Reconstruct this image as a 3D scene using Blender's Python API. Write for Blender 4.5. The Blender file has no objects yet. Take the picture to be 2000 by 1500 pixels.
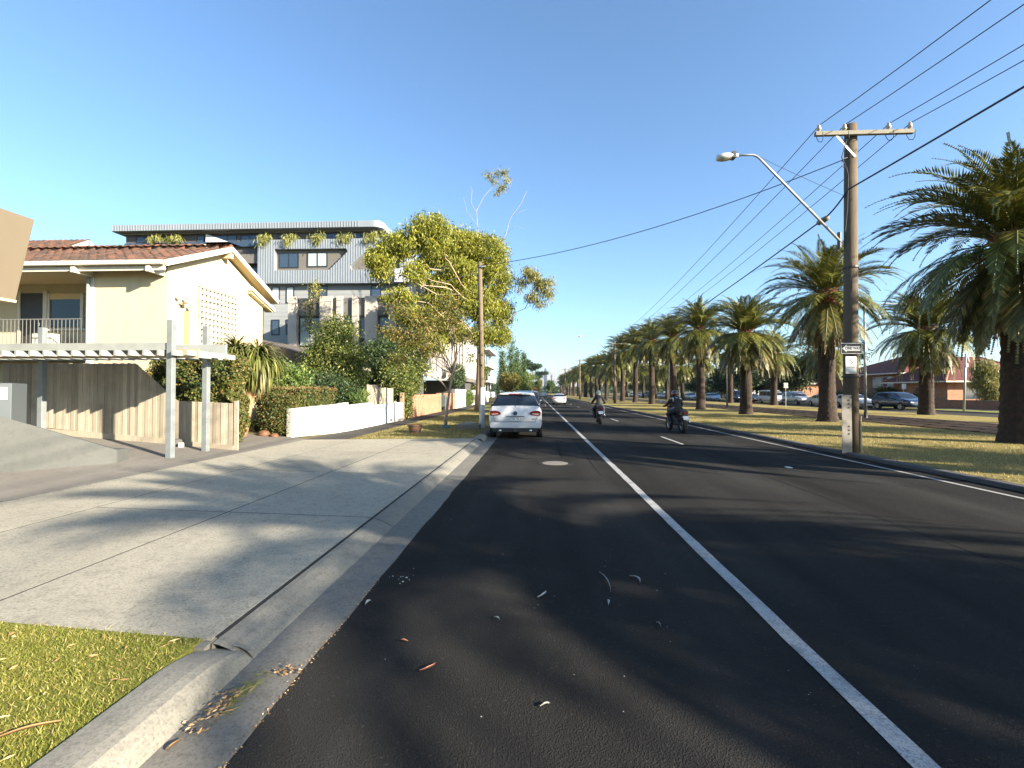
import bpy, bmesh, math, random
import numpy as np
from mathutils import Vector, Matrix
R = math.radians
rng = np.random.default_rng(7)
random.seed(7)
scene = bpy.context.scene
COL = scene.collection

# ---------------------------------------------------------------- camera
cam_d = bpy.data.cameras.new('camera')
cam_d.sensor_width = 36.0
cam_d.lens = 16.56
cam_d.clip_start = 0.05
cam_d.clip_end = 20000
cam = bpy.data.objects.new('camera', cam_d)
COL.objects.link(cam)
cam.location = (0, 0, 1.7)
cam.rotation_euler = (R(90.965), 0, R(2.925))
scene.camera = cam

# ---------------------------------------------------------------- sky, sun, exposure
SUN_EL, SUN_AZ = 20.0, 118.5          # azimuth clockwise from +Y (the road's direction)
world = bpy.data.worlds.new('World')
scene.world = world
world.use_nodes = True
wn = world.node_tree
wn.nodes.clear()
w_out = wn.nodes.new('ShaderNodeOutputWorld')
w_bg = wn.nodes.new('ShaderNodeBackground')
w_sky = wn.nodes.new('ShaderNodeTexSky')
w_sky.sky_type = 'NISHITA'
w_sky.sun_disc = False
w_sky.sun_elevation = R(SUN_EL)
w_sky.sun_rotation = R(SUN_AZ)
w_sky.altitude = 0
w_sky.air_density = 1.0
w_sky.dust_density = 1.25
w_sky.ozone_density = 2.8
w_bg.inputs['Strength'].default_value = 0.075
w_tint = wn.nodes.new('ShaderNodeMix'); w_tint.data_type = 'RGBA'; w_tint.blend_type = 'MULTIPLY'
w_tint.inputs[0].default_value = 1.0; w_tint.inputs[7].default_value = (.85, .985, 1.06, 1)      # the camera's white balance
wn.links.new(w_sky.outputs[0], w_tint.inputs[6])
wn.links.new(w_tint.outputs[2], w_bg.inputs[0])
wn.links.new(w_bg.outputs[0], w_out.inputs[0])

sun_d = bpy.data.lights.new('sun', 'SUN')
sun_d.energy = 5.0
sun_d.angle = R(0.53)
sun_d.color = (1.0, 0.87, 0.70)
sun = bpy.data.objects.new('sun', sun_d)
COL.objects.link(sun)
az, el = R(SUN_AZ), R(SUN_EL)
to_sun = Vector((math.sin(az) * math.cos(el), math.cos(az) * math.cos(el), math.sin(el)))
sun.rotation_euler = (-to_sun).to_track_quat('-Z', 'Y').to_euler()
sun.location = (40, -20, 30)

vs = scene.view_settings
vs.view_transform = 'Standard'
vs.look = 'None'
vs.exposure = 2.03
vs.gamma = 1.0
vs.use_curve_mapping = False
scene.cycles.use_denoising = True
scene.cycles.max_bounces = 6
scene.cycles.diffuse_bounces = 3
scene.cycles.glossy_bounces = 3
scene.cycles.transmission_bounces = 4
scene.cycles.transparent_max_bounces = 6
scene.cycles.caustics_reflective = False
scene.cycles.caustics_refractive = False

# ---------------------------------------------------------------- materials
MATS = {}
class NT:
    def __init__(self, name):
        self.m = bpy.data.materials.new(name)
        self.m.use_nodes = True
        self.t = self.m.node_tree
        self.b = self.t.nodes['Principled BSDF']
        self.out = self.t.nodes['Material Output']
        MATS[name] = self.m
    def n(self, typ, **kw):
        nd = self.t.nodes.new(typ)
        for k, v in kw.items():
            setattr(nd, k, v)
        return nd
    def l(self, a, b):
        self.t.links.new(a, b)
    def coord(self, kind='Object'):
        return self.n('ShaderNodeTexCoord').outputs[kind]
    def noise(self, scale, detail=4, rough=.55, vec=None, stretch=None):
        nz = self.n('ShaderNodeTexNoise')
        nz.inputs['Scale'].default_value = scale
        nz.inputs['Detail'].default_value = detail
        nz.inputs['Roughness'].default_value = rough
        v = vec if vec is not None else self.coord()
        if stretch:
            mp = self.n('ShaderNodeMapping')
            mp.inputs['Scale'].default_value = stretch
            self.l(v, mp.inputs[0]); v = mp.outputs[0]
        self.l(v, nz.inputs['Vector'])
        return nz.outputs['Fac']
    def ramp(self, fac, stops, interp='LINEAR'):
        rp = self.n('ShaderNodeValToRGB')
        rp.color_ramp.interpolation = interp
        e = rp.color_ramp.elements
        while len(e) < len(stops): e.new(0.5)
        for i, (p, c) in enumerate(stops):
            e[i].position = p
            e[i].color = (c[0], c[1], c[2], 1) if hasattr(c, '__len__') else (c, c, c, 1)
        self.l(fac, rp.inputs[0])
        return rp.outputs[0]
    def mix(self, fac, a, b, mode='MIX'):
        mx = self.n('ShaderNodeMix', data_type='RGBA', blend_type=mode)
        for i, v in ((0, fac), (6, a), (7, b)):
            if isinstance(v, (int, float)): mx.inputs[i].default_value = v
            elif hasattr(v, '__len__'): mx.inputs[i].default_value = (v[0], v[1], v[2], 1)
            else: self.l(v, mx.inputs[i])
        return mx.outputs[2]
    def bump(self, h, strength=.5, dist=.01, normal=None):
        bp = self.n('ShaderNodeBump')
        bp.inputs['Strength'].default_value = strength
        bp.inputs['Distance'].default_value = dist
        self.l(h, bp.inputs['Height'])
        if normal is not None: self.l(normal, bp.inputs['Normal'])
        return bp.outputs[0]
    def base(self, c):
        if hasattr(c, '__len__'): self.b.inputs['Base Color'].default_value = (c[0], c[1], c[2], 1)
        else: self.l(c, self.b.inputs['Base Color'])
    def set(self, **kw):
        for k, v in kw.items():
            self.b.inputs[k.replace('_', ' ')].default_value = v

def mat(name, col, rough=.6, metal=0.0, col2=None, vscale=3.0, bump=0.0, bscale=40, island=0.0, objrand=0.0, transl=0.0, spec=.5, coat=0.0, stretch=None):
    t = NT(name)
    t.set(Roughness=rough, Metallic=metal)
    t.b.inputs['Specular IOR Level'].default_value = spec
    if coat: t.b.inputs['Coat Weight'].default_value = coat
    c = None
    if col2 is not None:
        f = t.noise(vscale, 5, .6, stretch=stretch)
        c = t.mix(t.ramp(f, [(.32, 0), (.68, 1)]), col, col2)
    for amt, src in ((island, 'geo'), (objrand, 'obj')):
        if amt:
            if src == 'geo': r = t.n('ShaderNodeNewGeometry').outputs['Random Per Island']
            else: r = t.n('ShaderNodeObjectInfo').outputs['Random']
            k = t.ramp(r, [(0, 1 - amt), (1, 1 + amt)])
            c = t.mix(1.0, c if c is not None else col, k, 'MULTIPLY')
    t.base(c if c is not None else col)
    if bump:
        t.l(t.bump(t.noise(bscale, 4), .6, bump), t.b.inputs['Normal'])
    if transl:
        tr = t.n('ShaderNodeBsdfTranslucent')
        ms = t.n('ShaderNodeMixShader'); ms.inputs[0].default_value = transl
        if c is not None: t.l(c, tr.inputs[0])
        else: tr.inputs[0].default_value = (*col, 1)
        t.l(t.b.outputs[0], ms.inputs[1]); t.l(tr.outputs[0], ms.inputs[2]); t.l(ms.outputs[0], t.out.inputs[0])
    return t.m

def leaf_mat(name, ca, cb, cc=None, transl=.25, rough=.5, spec=.35):
    """leaf colours picked per leaf, drifting slowly from clump to clump"""
    t = NT(name)
    r = t.n('ShaderNodeNewGeometry').outputs['Random Per Island']
    f = t.noise(.9, 2)
    c = t.mix(t.ramp(f, [(.35, 0), (.65, 1)]), ca, cb)
    if cc is not None:
        c = t.mix(t.ramp(r, [(.72, 0), (.9, 1)]), c, cc)
    c = t.mix(1.0, c, t.ramp(r, [(0, .65), (.5, 1.0), (1, 1.35)]), 'MULTIPLY')
    t.base(c); t.set(Roughness=rough); t.b.inputs['Specular IOR Level'].default_value = spec
    tr = t.n('ShaderNodeBsdfTranslucent'); ms = t.n('ShaderNodeMixShader'); ms.inputs[0].default_value = transl
    t.l(c, tr.inputs[0]); t.l(t.b.outputs[0], ms.inputs[1]); t.l(tr.outputs[0], ms.inputs[2]); t.l(ms.outputs[0], t.out.inputs[0])
    return t.m

# asphalt
def asphalt(name, base, worn):
    t = NT(name)
    sp = t.n('ShaderNodeTexVoronoi'); sp.inputs['Scale'].default_value = 95
    t.l(t.coord(), sp.inputs['Vector'])
    big = t.noise(.55, 5, .6, stretch=(1, .28, 1))
    fine = t.noise(160, 3, .7)
    c = t.mix(t.ramp(big, [(.35, 0), (.7, 1)]), base, worn)
    streak = t.noise(1.3, 3, .5, stretch=(1, .02, 1)); blot = t.noise(.22, 4, .6)
    c = t.mix(1.0, c, t.ramp(streak, [(.3, .78), (.7, 1.28)]), 'MULTIPLY')
    c = t.mix(1.0, c, t.ramp(blot, [(.35, .82), (.65, 1.2)]), 'MULTIPLY')
    c = t.mix(1.0, c, t.ramp(fine, [(.3, .55), (.7, 1.5)]), 'MULTIPLY')
    c = t.mix(t.ramp(sp.outputs['Color'], [(.86, 0), (.99, .35)]), c, (.13, .12, .105))
    t.base(c); t.set(Roughness=.95); t.b.inputs['Specular IOR Level'].default_value = .05
    hv = t.mix(.5, t.ramp(sp.outputs['Distance'], [(0, 1), (.6, 0)]), fine)
    t.l(t.bump(hv, 1.0, .012), t.b.inputs['Normal'])
    return t.m
asphalt('asphalt', (.0195, .0197, .0192), (.031, .0305, .0285))
asphalt('asphalt_patch', (.026, .025, .024), (.034, .033, .031))
asphalt('asphalt_path', (.045, .044, .041), (.065, .062, .057))

def concrete(name, a, b, dark, speck=.5, bumpd=.004, spscale=60):
    t = NT(name)
    big = t.noise(.8, 6, .65)
    mid = t.noise(9, 5, .7, stretch=(1, 1, 1))
    fine = t.noise(spscale, 4, .75)
    c = t.mix(t.ramp(big, [(.3, 0), (.7, 1)]), a, b)
    c = t.mix(t.ramp(mid, [(.5, 0), (.78, .55)]), c, dark)
    c = t.mix(t.ramp(fine, [(.48, 0), (.64, speck)]), c, dark)
    r = t.n('ShaderNodeObjectInfo').outputs['Random']
    c = t.mix(1.0, c, t.ramp(r, [(0, .93), (1, 1.07)]), 'MULTIPLY')
    t.base(c); t.set(Roughness=.9); t.b.inputs['Specular IOR Level'].default_value = .25
    t.l(t.bump(fine, .8, bumpd), t.b.inputs['Normal'])
    return t.m
concrete('concrete_slab', (.275, .26, .207), (.35, .33, .262), (.085, .079, .062), .6, .006, 55)
concrete('concrete_kerb', (.165, .16, .136), (.22, .213, .18), (.07, .068, .058), .5, .004, 60)
concrete('concrete_gutter', (.15, .142, .12), (.20, .19, .162), (.065, .058, .047), .55)
concrete('concrete_wall', (.075, .08, .076), (.10, .105, .099), (.052, .055, .052), .15, .001)
concrete('concrete_path', (.15, .14, .122), (.185, .173, .15), (.09, .083, .071), .3)
concrete('bluestone', (.07, .068, .068), (.11, .105, .10), (.035, .034, .034), .5)

def road_paint(name='road_paint'):
    t = NT(name)
    fine = t.noise(70, 4, .75); mid = t.noise(6, 5, .7)
    c = t.mix(t.ramp(fine, [(.48, 0), (.64, .8)]), (.36, .36, .345), (.07, .07, .07))
    c = t.mix(t.ramp(mid, [(.48, 0), (.75, .75)]), c, (.10, .10, .097))
    t.base(c); t.set(Roughness=.7)
    t.l(t.bump(fine, .7, .004), t.b.inputs['Normal'])
road_paint()

def grass_ground(name, a, b, c3, sc=1.2):
    t = NT(name)
    big = t.noise(sc, 6, .65); fine = t.noise(38, 5, .8); mid = t.noise(5.5, 4, .6)
    c = t.mix(t.ramp(big, [(.35, 0), (.66, 1)]), a, b)
    c = t.mix(t.ramp(mid, [(.5, 0), (.75, .7)]), c, c3)
    c = t.mix(1.0, c, t.ramp(fine, [(.25, .45), (.75, 1.55)]), 'MULTIPLY')
    t.base(c); t.set(Roughness=.95); t.b.inputs['Specular IOR Level'].default_value = .1
    t.l(t.bump(fine, 1.0, .03), t.b.inputs['Normal'])
grass_ground('dry_grass', (.27, .215, .08), (.22, .185, .066), (.14, .13, .045))
grass_ground('green_grass', (.14, .16, .03), (.18, .18, .045), (.22, .18, .06))
grass_ground('verge_grass', (.12, .125, .035), (.17, .15, .055), (.08, .06, .03), 2.0)
grass_ground('earth', (.10, .085, .05), (.13, .12, .05), (.06, .055, .03), .3)
grass_ground('ballast', (.022, .018, .015), (.035, .029, .024), (.012, .01, .009), 1.0)

def brick(name, c1, c2, mortar, sc=1.0):
    t = NT(name)
    br = t.n('ShaderNodeTexBrick')
    br.inputs['Scale'].default_value = sc
    br.inputs['Brick Width'].default_value = .24; br.inputs['Row Height'].default_value = .086
    br.inputs['Mortar Size'].default_value = .008
    br.inputs['Color1'].default_value = (*c1, 1); br.inputs['Color2'].default_value = (*c2, 1); br.inputs['Mortar'].default_value = (*mortar, 1)
    co = t.coord()
    sx = t.n('ShaderNodeSeparateXYZ'); t.l(co, sx.inputs[0])
    ad = t.n('ShaderNodeMath', operation='ADD'); t.l(sx.outputs[0], ad.inputs[0]); t.l(sx.outputs[1], ad.inputs[1])
    cx = t.n('ShaderNodeCombineXYZ'); t.l(ad.outputs[0], cx.inputs[0]); t.l(sx.outputs[2], cx.inputs[1])
    t.l(cx.outputs[0], br.inputs['Vector'])
    c = t.mix(1.0, br.outputs[0], t.ramp(t.noise(3, 5), [(.2, .75), (.8, 1.25)]), 'MULTIPLY')
    t.base(c); t.set(Roughness=.9)
    t.l(t.bump(br.outputs['Fac'], -.5, .006), t.b.inputs['Normal'])
brick('red_brick', (.30, .115, .055), (.36, .15, .075), (.30, .25, .2))
brick('house_brick', (.20, .082, .045), (.24, .105, .058), (.20, .15, .11))
brick('orange_brick', (.30, .135, .07), (.35, .165, .088), (.28, .21, .15))

def timber(name, a, b, dark):
    t = NT(name)
    r = t.n('ShaderNodeObjectInfo').outputs['Random']
    wv = t.noise(6, 5, .7, stretch=(6, 6, .35))
    st = t.noise(1.6, 4, .6)
    c = t.mix(t.ramp(wv, [(.3, 0), (.7, 1)]), a, b)
    c = t.mix(t.ramp(st, [(.5, 0), (.8, .6)]), c, dark)
    c = t.mix(1.0, c, t.ramp(r, [(0, .75), (1, 1.22)]), 'MULTIPLY')
    t.base(c); t.set(Roughness=.85); t.b.inputs['Specular IOR Level'].default_value = .2
    t.l(t.bump(wv, .6, .004), t.b.inputs['Normal'])
timber('weathered_timber', (.36, .32, .245), (.265, .23, .175), (.15, .13, .10))
timber('pole_timber', (.15, .115, .078), (.09, .07, .047), (.22, .17, .105))
timber('crossarm_timber', (.22, .205, .165), (.155, .145, .115), (.085, .08, .065))
timber('pale_timber', (.42, .33, .21), (.32, .25, .16), (.18, .14, .1))

def tile_mat(name, a, b, c3):
    t = NT(name)
    r = t.n('ShaderNodeNewGeometry').outputs['Random Per Island']
    r2 = t.n('ShaderNodeObjectInfo').outputs['Random']
    ad = t.n('ShaderNodeMath', operation='ADD'); t.l(r, ad.inputs[0]); t.l(r2, ad.inputs[1])
    fr = t.n('ShaderNodeMath', operation='FRACT'); t.l(ad.outputs[0], fr.inputs[0])
    c = t.ramp(fr.outputs[0], [(0, a), (.35, b), (.65, c3), (1, a)])
    li = t.noise(14, 5, .7)
    c = t.mix(t.ramp(li, [(.5, 0), (.66, .7 if name == 'terracotta_tile' else .06)]), c, (.15, .115, .062))
    t.base(c); t.set(Roughness=.9)
    t.l(t.bump(li, .6, .01), t.b.inputs['Normal'])
tile_mat('terracotta_tile', (.075, .036, .024), (.15, .056, .03), (.04, .026, .021))
tile_mat('red_roof_tile', (.095, .02, .014), (.12, .026, .017), (.075, .018, .013))

mat('cream_render', (.50, .44, .295), .85, col2=(.44, .385, .255), vscale=1.4, stretch=(1.5, 1.5, .25), bump=.003, bscale=60)
mat('cream_trim', (.58, .55, .46), .6, col2=(.50, .47, .38), vscale=4)
mat('soffit', (.55, .43, .24), .8)
mat('breeze_block', (.52, .48, .385), .85, bump=.003, objrand=.07)
mat('hip_tile', (.26, .12, .07), .8)
mat('orange_board', (.42, .22, .10), .7)
mat('screen_hole_shade', (.07, .062, .05), .9)
mat('tar', (.007, .007, .007), .95, spec=.03)
mat('rail_grey', (.16, .155, .14), .5)
mat('white_render', (.58, .57, .53), .85, col2=(.47, .46, .42), vscale=1.8, stretch=(1.5, 1.5, .4), bump=.004, bscale=30)
mat('white_paint', (.54, .54, .52), .5)
mat('galv_paint', (.27, .29, .275), .5, col2=(.22, .24, .23), vscale=3)
mat('grey_post', (.20, .225, .23), .45, metal=.15, col2=(.165, .185, .19), vscale=6)
mat('galv_steel', (.46, .47, .46), .42, metal=.6, col2=(.36, .37, .37), vscale=5)
mat('letterbox_grey', (.085, .10, .105), .5)
mat('tan_cladding', (.15, .122, .08), .5, metal=.1, col2=(.13, .106, .07), vscale=.9, stretch=(1.5, 1.5, .3))
mat('tan_edge', (.52, .42, .28), .5)
mat('dark_metal', (.03, .03, .032), .5)
mat('black_rubber', (.012, .012, .013), .8)
mat('black_plastic', (.015, .015, .017), .45)
mat('rim_alloy', (.45, .45, .46), .3, metal=.9)
mat('chrome', (.6, .6, .6), .15, metal=1.0)
t = NT('dark_glass'); t.base((.012, .018, .028)); t.set(Roughness=.06); t.b.inputs['Specular IOR Level'].default_value = .6
t = NT('window_glass'); t.base((.03, .05, .08)); t.set(Roughness=.04); t.b.inputs['Specular IOR Level'].default_value = .9
mat('blind_white', (.62, .66, .66), .35, spec=.7)
mat('curtain', (.42, .46, .44), .5, col2=(.2, .26, .28), vscale=6, stretch=(4, 4, .2))
mat('apt_zinc', (.225, .255, .285), .5, metal=.1, col2=(.20, .23, .26), vscale=.6)
mat('apt_zinc_white', (.50, .52, .53), .4)
mat('apt_charcoal', (.065, .062, .064), .6, col2=(.08, .077, .077), vscale=1)
mat('apt_brown_panel', (.115, .108, .095), .6, col2=(.13, .122, .108), vscale=1)
mat('apt_board', (.25, .265, .27), .7, col2=(.22, .235, .24), vscale=.8)
mat('apt_fin', (.41, .37, .325), .75, col2=(.35, .315, .275), vscale=1.2)
mat('apt_soffit', (.12, .11, .095), .7)
mat('frame_navy', (.02, .024, .034), .4)
mat('facade_cream', (.46, .42, .37), .75, col2=(.60, .54, .46), vscale=.7)
mat('slate_roof', (.07, .06, .055), .85, col2=(.10, .08, .065), vscale=5)
mat('car_white', (.48, .495, .51), .28, coat=.5)
mat('car_black', (.012, .013, .016), .22, coat=.7)
mat('car_silver', (.42, .44, .46), .3, metal=.5, coat=.5)
mat('car_grey', (.11, .12, .13), .28, metal=.4, coat=.5)
mat('car_blue', (.03, .07, .20), .25, metal=.3, coat=.6)
mat('car_navy', (.018, .035, .075), .25, metal=.3, coat=.6)
mat('car_iceblue', (.30, .40, .52), .28, metal=.35, coat=.5)
mat('car_red', (.28, .02, .015), .25, coat=.6)
mat('tail_red', (.17, .006, .006), .2, coat=.4)
mat('tail_clear', (.6, .35, .3), .2, coat=.8)
mat('headlamp', (.55, .58, .6), .12, spec=.9)
mat('plate_white', (.72, .74, .74), .4)
mat('print_dark', (.03, .05, .07), .5)
mat('print_red', (.55, .10, .08), .5)
mat('print_grey', (.35, .36, .34), .6)
mat('sign_black', (.015, .016, .018), .35)
mat('sign_white', (.62, .63, .62), .4)
mat('wire', (.015, .015, .016), .6)
mat('porcelain', (.45, .36, .26), .3)
mat('lamp_grey', (.50, .50, .47), .45, metal=.3)
mat('lamp_lens', (.62, .60, .54), .15, spec=.8)
mat('plate_steel', (.19, .18, .16), .55, metal=.1, col2=(.14, .13, .115), vscale=4)
mat('barrel_wood', (.10, .045, .022), .7, col2=(.14, .065, .03), vscale=8)
mat('gum_bark', (.27, .195, .13), .8, col2=(.36, .285, .20), vscale=1.2, bump=.01, bscale=8, stretch=(1, 1, .4))
mat('twig_bark', (.30, .27, .23), .8, col2=(.22, .2, .17), vscale=3)
mat('grey_bark', (.16, .125, .095), .9, col2=(.26, .21, .16), vscale=4, bump=.01, bscale=20)
mat('dark_bark', (.06, .045, .035), .9, col2=(.12, .09, .065), vscale=5, bump=.01, bscale=20)
mat('palm_bark', (.014, .011, .009), .95, col2=(.048, .028, .016), vscale=6, bump=.06, bscale=11)
mat('palm_boot', (.27, .12, .045), .9, col2=(.16, .07, .03), vscale=6, bump=.02, bscale=18)
mat('cord_bark', (.30, .16, .08), .95, col2=(.40, .24, .13), vscale=10, bump=.02, bscale=25, stretch=(3, 3, .4))
leaf_mat('gum_leaf', (.215, .225, .025), (.16, .185, .024), (.275, .255, .038), .34)
leaf_mat('gum_leaf_light', (.17, .18, .05), (.20, .19, .045), (.26, .23, .07), .3)
leaf_mat('street_leaf', (.095, .115, .02), (.115, .115, .022), (.19, .11, .03), .25)
leaf_mat('shrub_leaf', (.085, .115, .022), (.065, .095, .02), (.17, .17, .04), .25)
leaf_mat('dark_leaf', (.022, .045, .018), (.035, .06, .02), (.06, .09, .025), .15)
leaf_mat('bright_leaf', (.075, .14, .03), (.10, .15, .03), (.16, .18, .05), .25)
leaf_mat('hedge_leaf', (.065, .085, .02), (.09, .105, .022), (.15, .10, .03), .2)
leaf_mat('photinia_leaf', (.06, .085, .02), (.085, .10, .024), (.14, .085, .035), .2)
leaf_mat('photinia_top', (.15, .105, .04), (.20, .11, .05), (.12, .125, .03), .2)
leaf_mat('pine_leaf', (.018, .04, .018), (.03, .055, .02), (.05, .075, .025), .12)
leaf_mat('poplar_leaf', (.055, .10, .022), (.04, .075, .022), (.10, .13, .03), .2)
leaf_mat('cord_leaf', (.13, .145, .03), (.085, .11, .028), (.22, .19, .06), .2)
leaf_mat('cord_dead', (.30, .20, .09), (.24, .15, .07), (.36, .26, .13), .15)
leaf_mat('trail_leaf', (.19, .22, .05), (.24, .25, .07), (.30, .28, .1), .3)
leaf_mat('palm_leaf', (.092, .112, .02), (.122, .132, .024), (.21, .19, .038), .18, .42, .5)
leaf_mat('palm_leaf_low', (.085, .095, .02), (.11, .105, .024), (.19, .145, .042), .18, .45, .4)
leaf_mat('palm_dead', (.17, .105, .045), (.13, .08, .036), (.23, .15, .065), .12)
leaf_mat('lawn_blade', (.17, .20, .03), (.24, .25, .045), (.34, .28, .10), .35)
leaf_mat('dry_blade', (.30, .245, .092), (.235, .20, .07), (.37, .30, .14), .3)
leaf_mat('dry_litter', (.42, .27, .12), (.34, .20, .09), (.5, .36, .2), .15)
mat('litter_pink', (.50, .20, .12), .7)
mat('litter_pale', (.42, .41, .36), .7)
mat('litter_brown', (.33, .20, .08), .8, col2=(.2, .11, .05), vscale=20)
mat('jacket_black', (.012, .012, .014), .7)
mat('jeans_dark', (.018, .022, .035), .8)
mat('helmet_pale', (.42, .42, .36), .3, coat=.5)
mat('helmet_maroon', (.075, .018, .018), .25, coat=.6)
mat('vest_pale', (.55, .6, .55), .7)
mat('bike_black', (.014, .014, .016), .3, coat=.4)
mat('bike_maroon', (.10, .012, .014), .3, coat=.6)
mat('skin', (.42, .26, .19), .6)
mat('far_tower', (.20, .21, .23), .5, col2=(.28, .29, .30), vscale=.02)
mat('teal_pot', (.05, .09, .085), .6)
mat('shed_orange', (.45, .17, .06), .8)
mat('rail_steel', (.33, .26, .22), .35, metal=.7)
# ---------------------------------------------------------------- mesh helpers
class MB:
    def __init__(self):
        self.v = []; self.f = []
    def add(self, vs, fs):
        o = len(self.v)
        self.v.extend([tuple(map(float, p)) for p in vs])
        self.f.extend([tuple(i + o for i in q) for q in fs])
        return self
    def box(self, x0, x1, y0, y1, z0, z1):
        return self.add([(x0,y0,z0),(x1,y0,z0),(x1,y1,z0),(x0,y1,z0),(x0,y0,z1),(x1,y0,z1),(x1,y1,z1),(x0,y1,z1)],
                        [(3,2,1,0),(4,5,6,7),(0,1,5,4),(1,2,6,5),(2,3,7,6),(3,0,4,7)])
    def obox(self, c, s, rot=None):
        x, y, z = s[0]/2, s[1]/2, s[2]/2
        vs = [Vector(p) for p in ((-x,-y,-z),(x,-y,-z),(x,y,-z),(-x,y,-z),(-x,-y,z),(x,-y,z),(x,y,z),(-x,y,z))]
        if rot is not None: vs = [rot @ p for p in vs]
        return self.add([tuple(p + Vector(c)) for p in vs], [(3,2,1,0),(4,5,6,7),(0,1,5,4),(1,2,6,5),(2,3,7,6),(3,0,4,7)])
    def beam(self, a, b, w, h, up=(0,0,1)):
        a, b = Vector(a), Vector(b); d = (b - a).normalized(); u = Vector(up)
        s = d.cross(u).normalized(); u = s.cross(d).normalized()
        s *= w/2; u *= h/2
        vs = [a-s-u, a+s-u, a+s+u, a-s+u, b-s-u, b+s-u, b+s+u, b-s+u]
        return self.add(vs, [(0,1,2,3)[::-1],(4,5,6,7),(0,1,5,4),(1,2,6,5),(2,3,7,6),(3,0,4,7)])
    def tube(self, pts, rad, n=8, cap=True):
        pts = [Vector(p) for p in pts]; m = len(pts)
        if not hasattr(rad, '__len__'): rad = [rad]*m
        o = len(self.v); ref = None
        for i, p in enumerate(pts):
            d = (pts[min(i+1, m-1)] - pts[max(i-1, 0)])
            d = d.normalized() if d.length > 1e-9 else Vector((0,0,1))
            if ref is None: ref = Vector((0,0,1)) if abs(d.z) < .9 else Vector((1,0,0))
            s = d.cross(ref)
            if s.length < 1e-6: s = d.cross(Vector((.3,1,.2)))
            s.normalize(); u = s.cross(d).normalized(); ref = u
            for k in range(n):
                a = 2*math.pi*k/n
                q = p + (s*math.cos(a) + u*math.sin(a))*rad[i]
                self.v.append((q.x, q.y, q.z))
        for i in range(m-1):
            for k in range(n):
                k2 = (k+1) % n
                self.f.append((o+i*n+k, o+i*n+k2, o+(i+1)*n+k2, o+(i+1)*n+k))
        if cap:
            self.f.append(tuple(o+k for k in range(n))[::-1])
            self.f.append(tuple(o+(m-1)*n+k for k in range(n)))
        return self
    def lathe(self, prof, n=24, c=(0,0,0), axis='z', cap=True):
        o = len(self.v); m = len(prof)
        for r, z in prof:
            for k in range(n):
                a = 2*math.pi*k/n; x, y = r*math.cos(a), r*math.sin(a)
                p = {'z': (x, y, z), 'x': (z, x, y), 'y': (x, z, y)}[axis]
                self.v.append((p[0]+c[0], p[1]+c[1], p[2]+c[2]))
        for i in range(m-1):
            for k in range(n):
                k2 = (k+1) % n
                q = (o+i*n+k, o+i*n+k2, o+(i+1)*n+k2, o+(i+1)*n+k)
                self.f.append(q if axis != 'y' else q[::-1])
        if cap:
            self.f.append(tuple(o+k for k in range(n))[::-1]); self.f.append(tuple(o+(m-1)*n+k for k in range(n)))
        return self
    def prism(self, poly, a, b, axis='y'):
        """poly in the plane across axis: y -> (x,z), x -> (y,z), z -> (x,y)"""
        def P(p, t):
            return {'y': (p[0], t, p[1]), 'x': (t, p[0], p[1]), 'z': (p[0], p[1], t)}[axis]
        n = len(poly); o = len(self.v)
        for t in (a, b):
            for p in poly: self.v.append(tuple(map(float, P(p, t))))
        self.f.append(tuple(o+i for i in range(n))); self.f.append(tuple(o+n+i for i in range(n))[::-1])
        for i in range(n):
            j = (i+1) % n
            self.f.append((o+j, o+i, o+n+i, o+n+j))
        return self
    def slab(self, poly, zf, t):
        """flat piece whose top follows zf(x, y); poly is a counter-clockwise (x, y) outline"""
        n = len(poly); o = len(self.v)
        for p in poly: self.v.append((p[0], p[1], zf(*p)))
        for p in poly: self.v.append((p[0], p[1], zf(*p)-t))
        self.f.append(tuple(o+i for i in range(n))); self.f.append(tuple(o+n+i for i in range(n))[::-1])
        for i in range(n):
            j = (i+1) % n
            self.f.append((o+i, o+n+i, o+n+j, o+j))
        return self
    def grid(self, rows):
        o = len(self.v); m = len(rows); n = len(rows[0])
        for r in rows:
            for p in r: self.v.append(tuple(map(float, p)))
        for i in range(m-1):
            for k in range(n-1):
                self.f.append((o+i*n+k, o+i*n+k+1, o+(i+1)*n+k+1, o+(i+1)*n+k))
        return self
    def mesh(self, name, m=None, smooth=False):
        me = bpy.data.meshes.new(name)
        me.from_pydata(self.v, [], self.f)
        bm = bmesh.new(); bm.from_mesh(me)
        bmesh.ops.recalc_face_normals(bm, faces=bm.faces)
        bm.to_mesh(me); bm.free()
        if m: me.materials.append(MATS[m])
        if smooth: me.polygons.foreach_set('use_smooth', [True]*len(me.polygons))
        return me
    def build(self, name, m, parent=None, smooth=False, bevel=0, label=None, seg=2):
        o = link(name, self.mesh(name, m, smooth), parent)
        if bevel:
            md = o.modifiers.new('bevel', 'BEVEL'); md.width = bevel; md.segments = seg; md.limit_method = 'ANGLE'; md.angle_limit = R(35)
        if label: o['label'] = label
        return o

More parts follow.
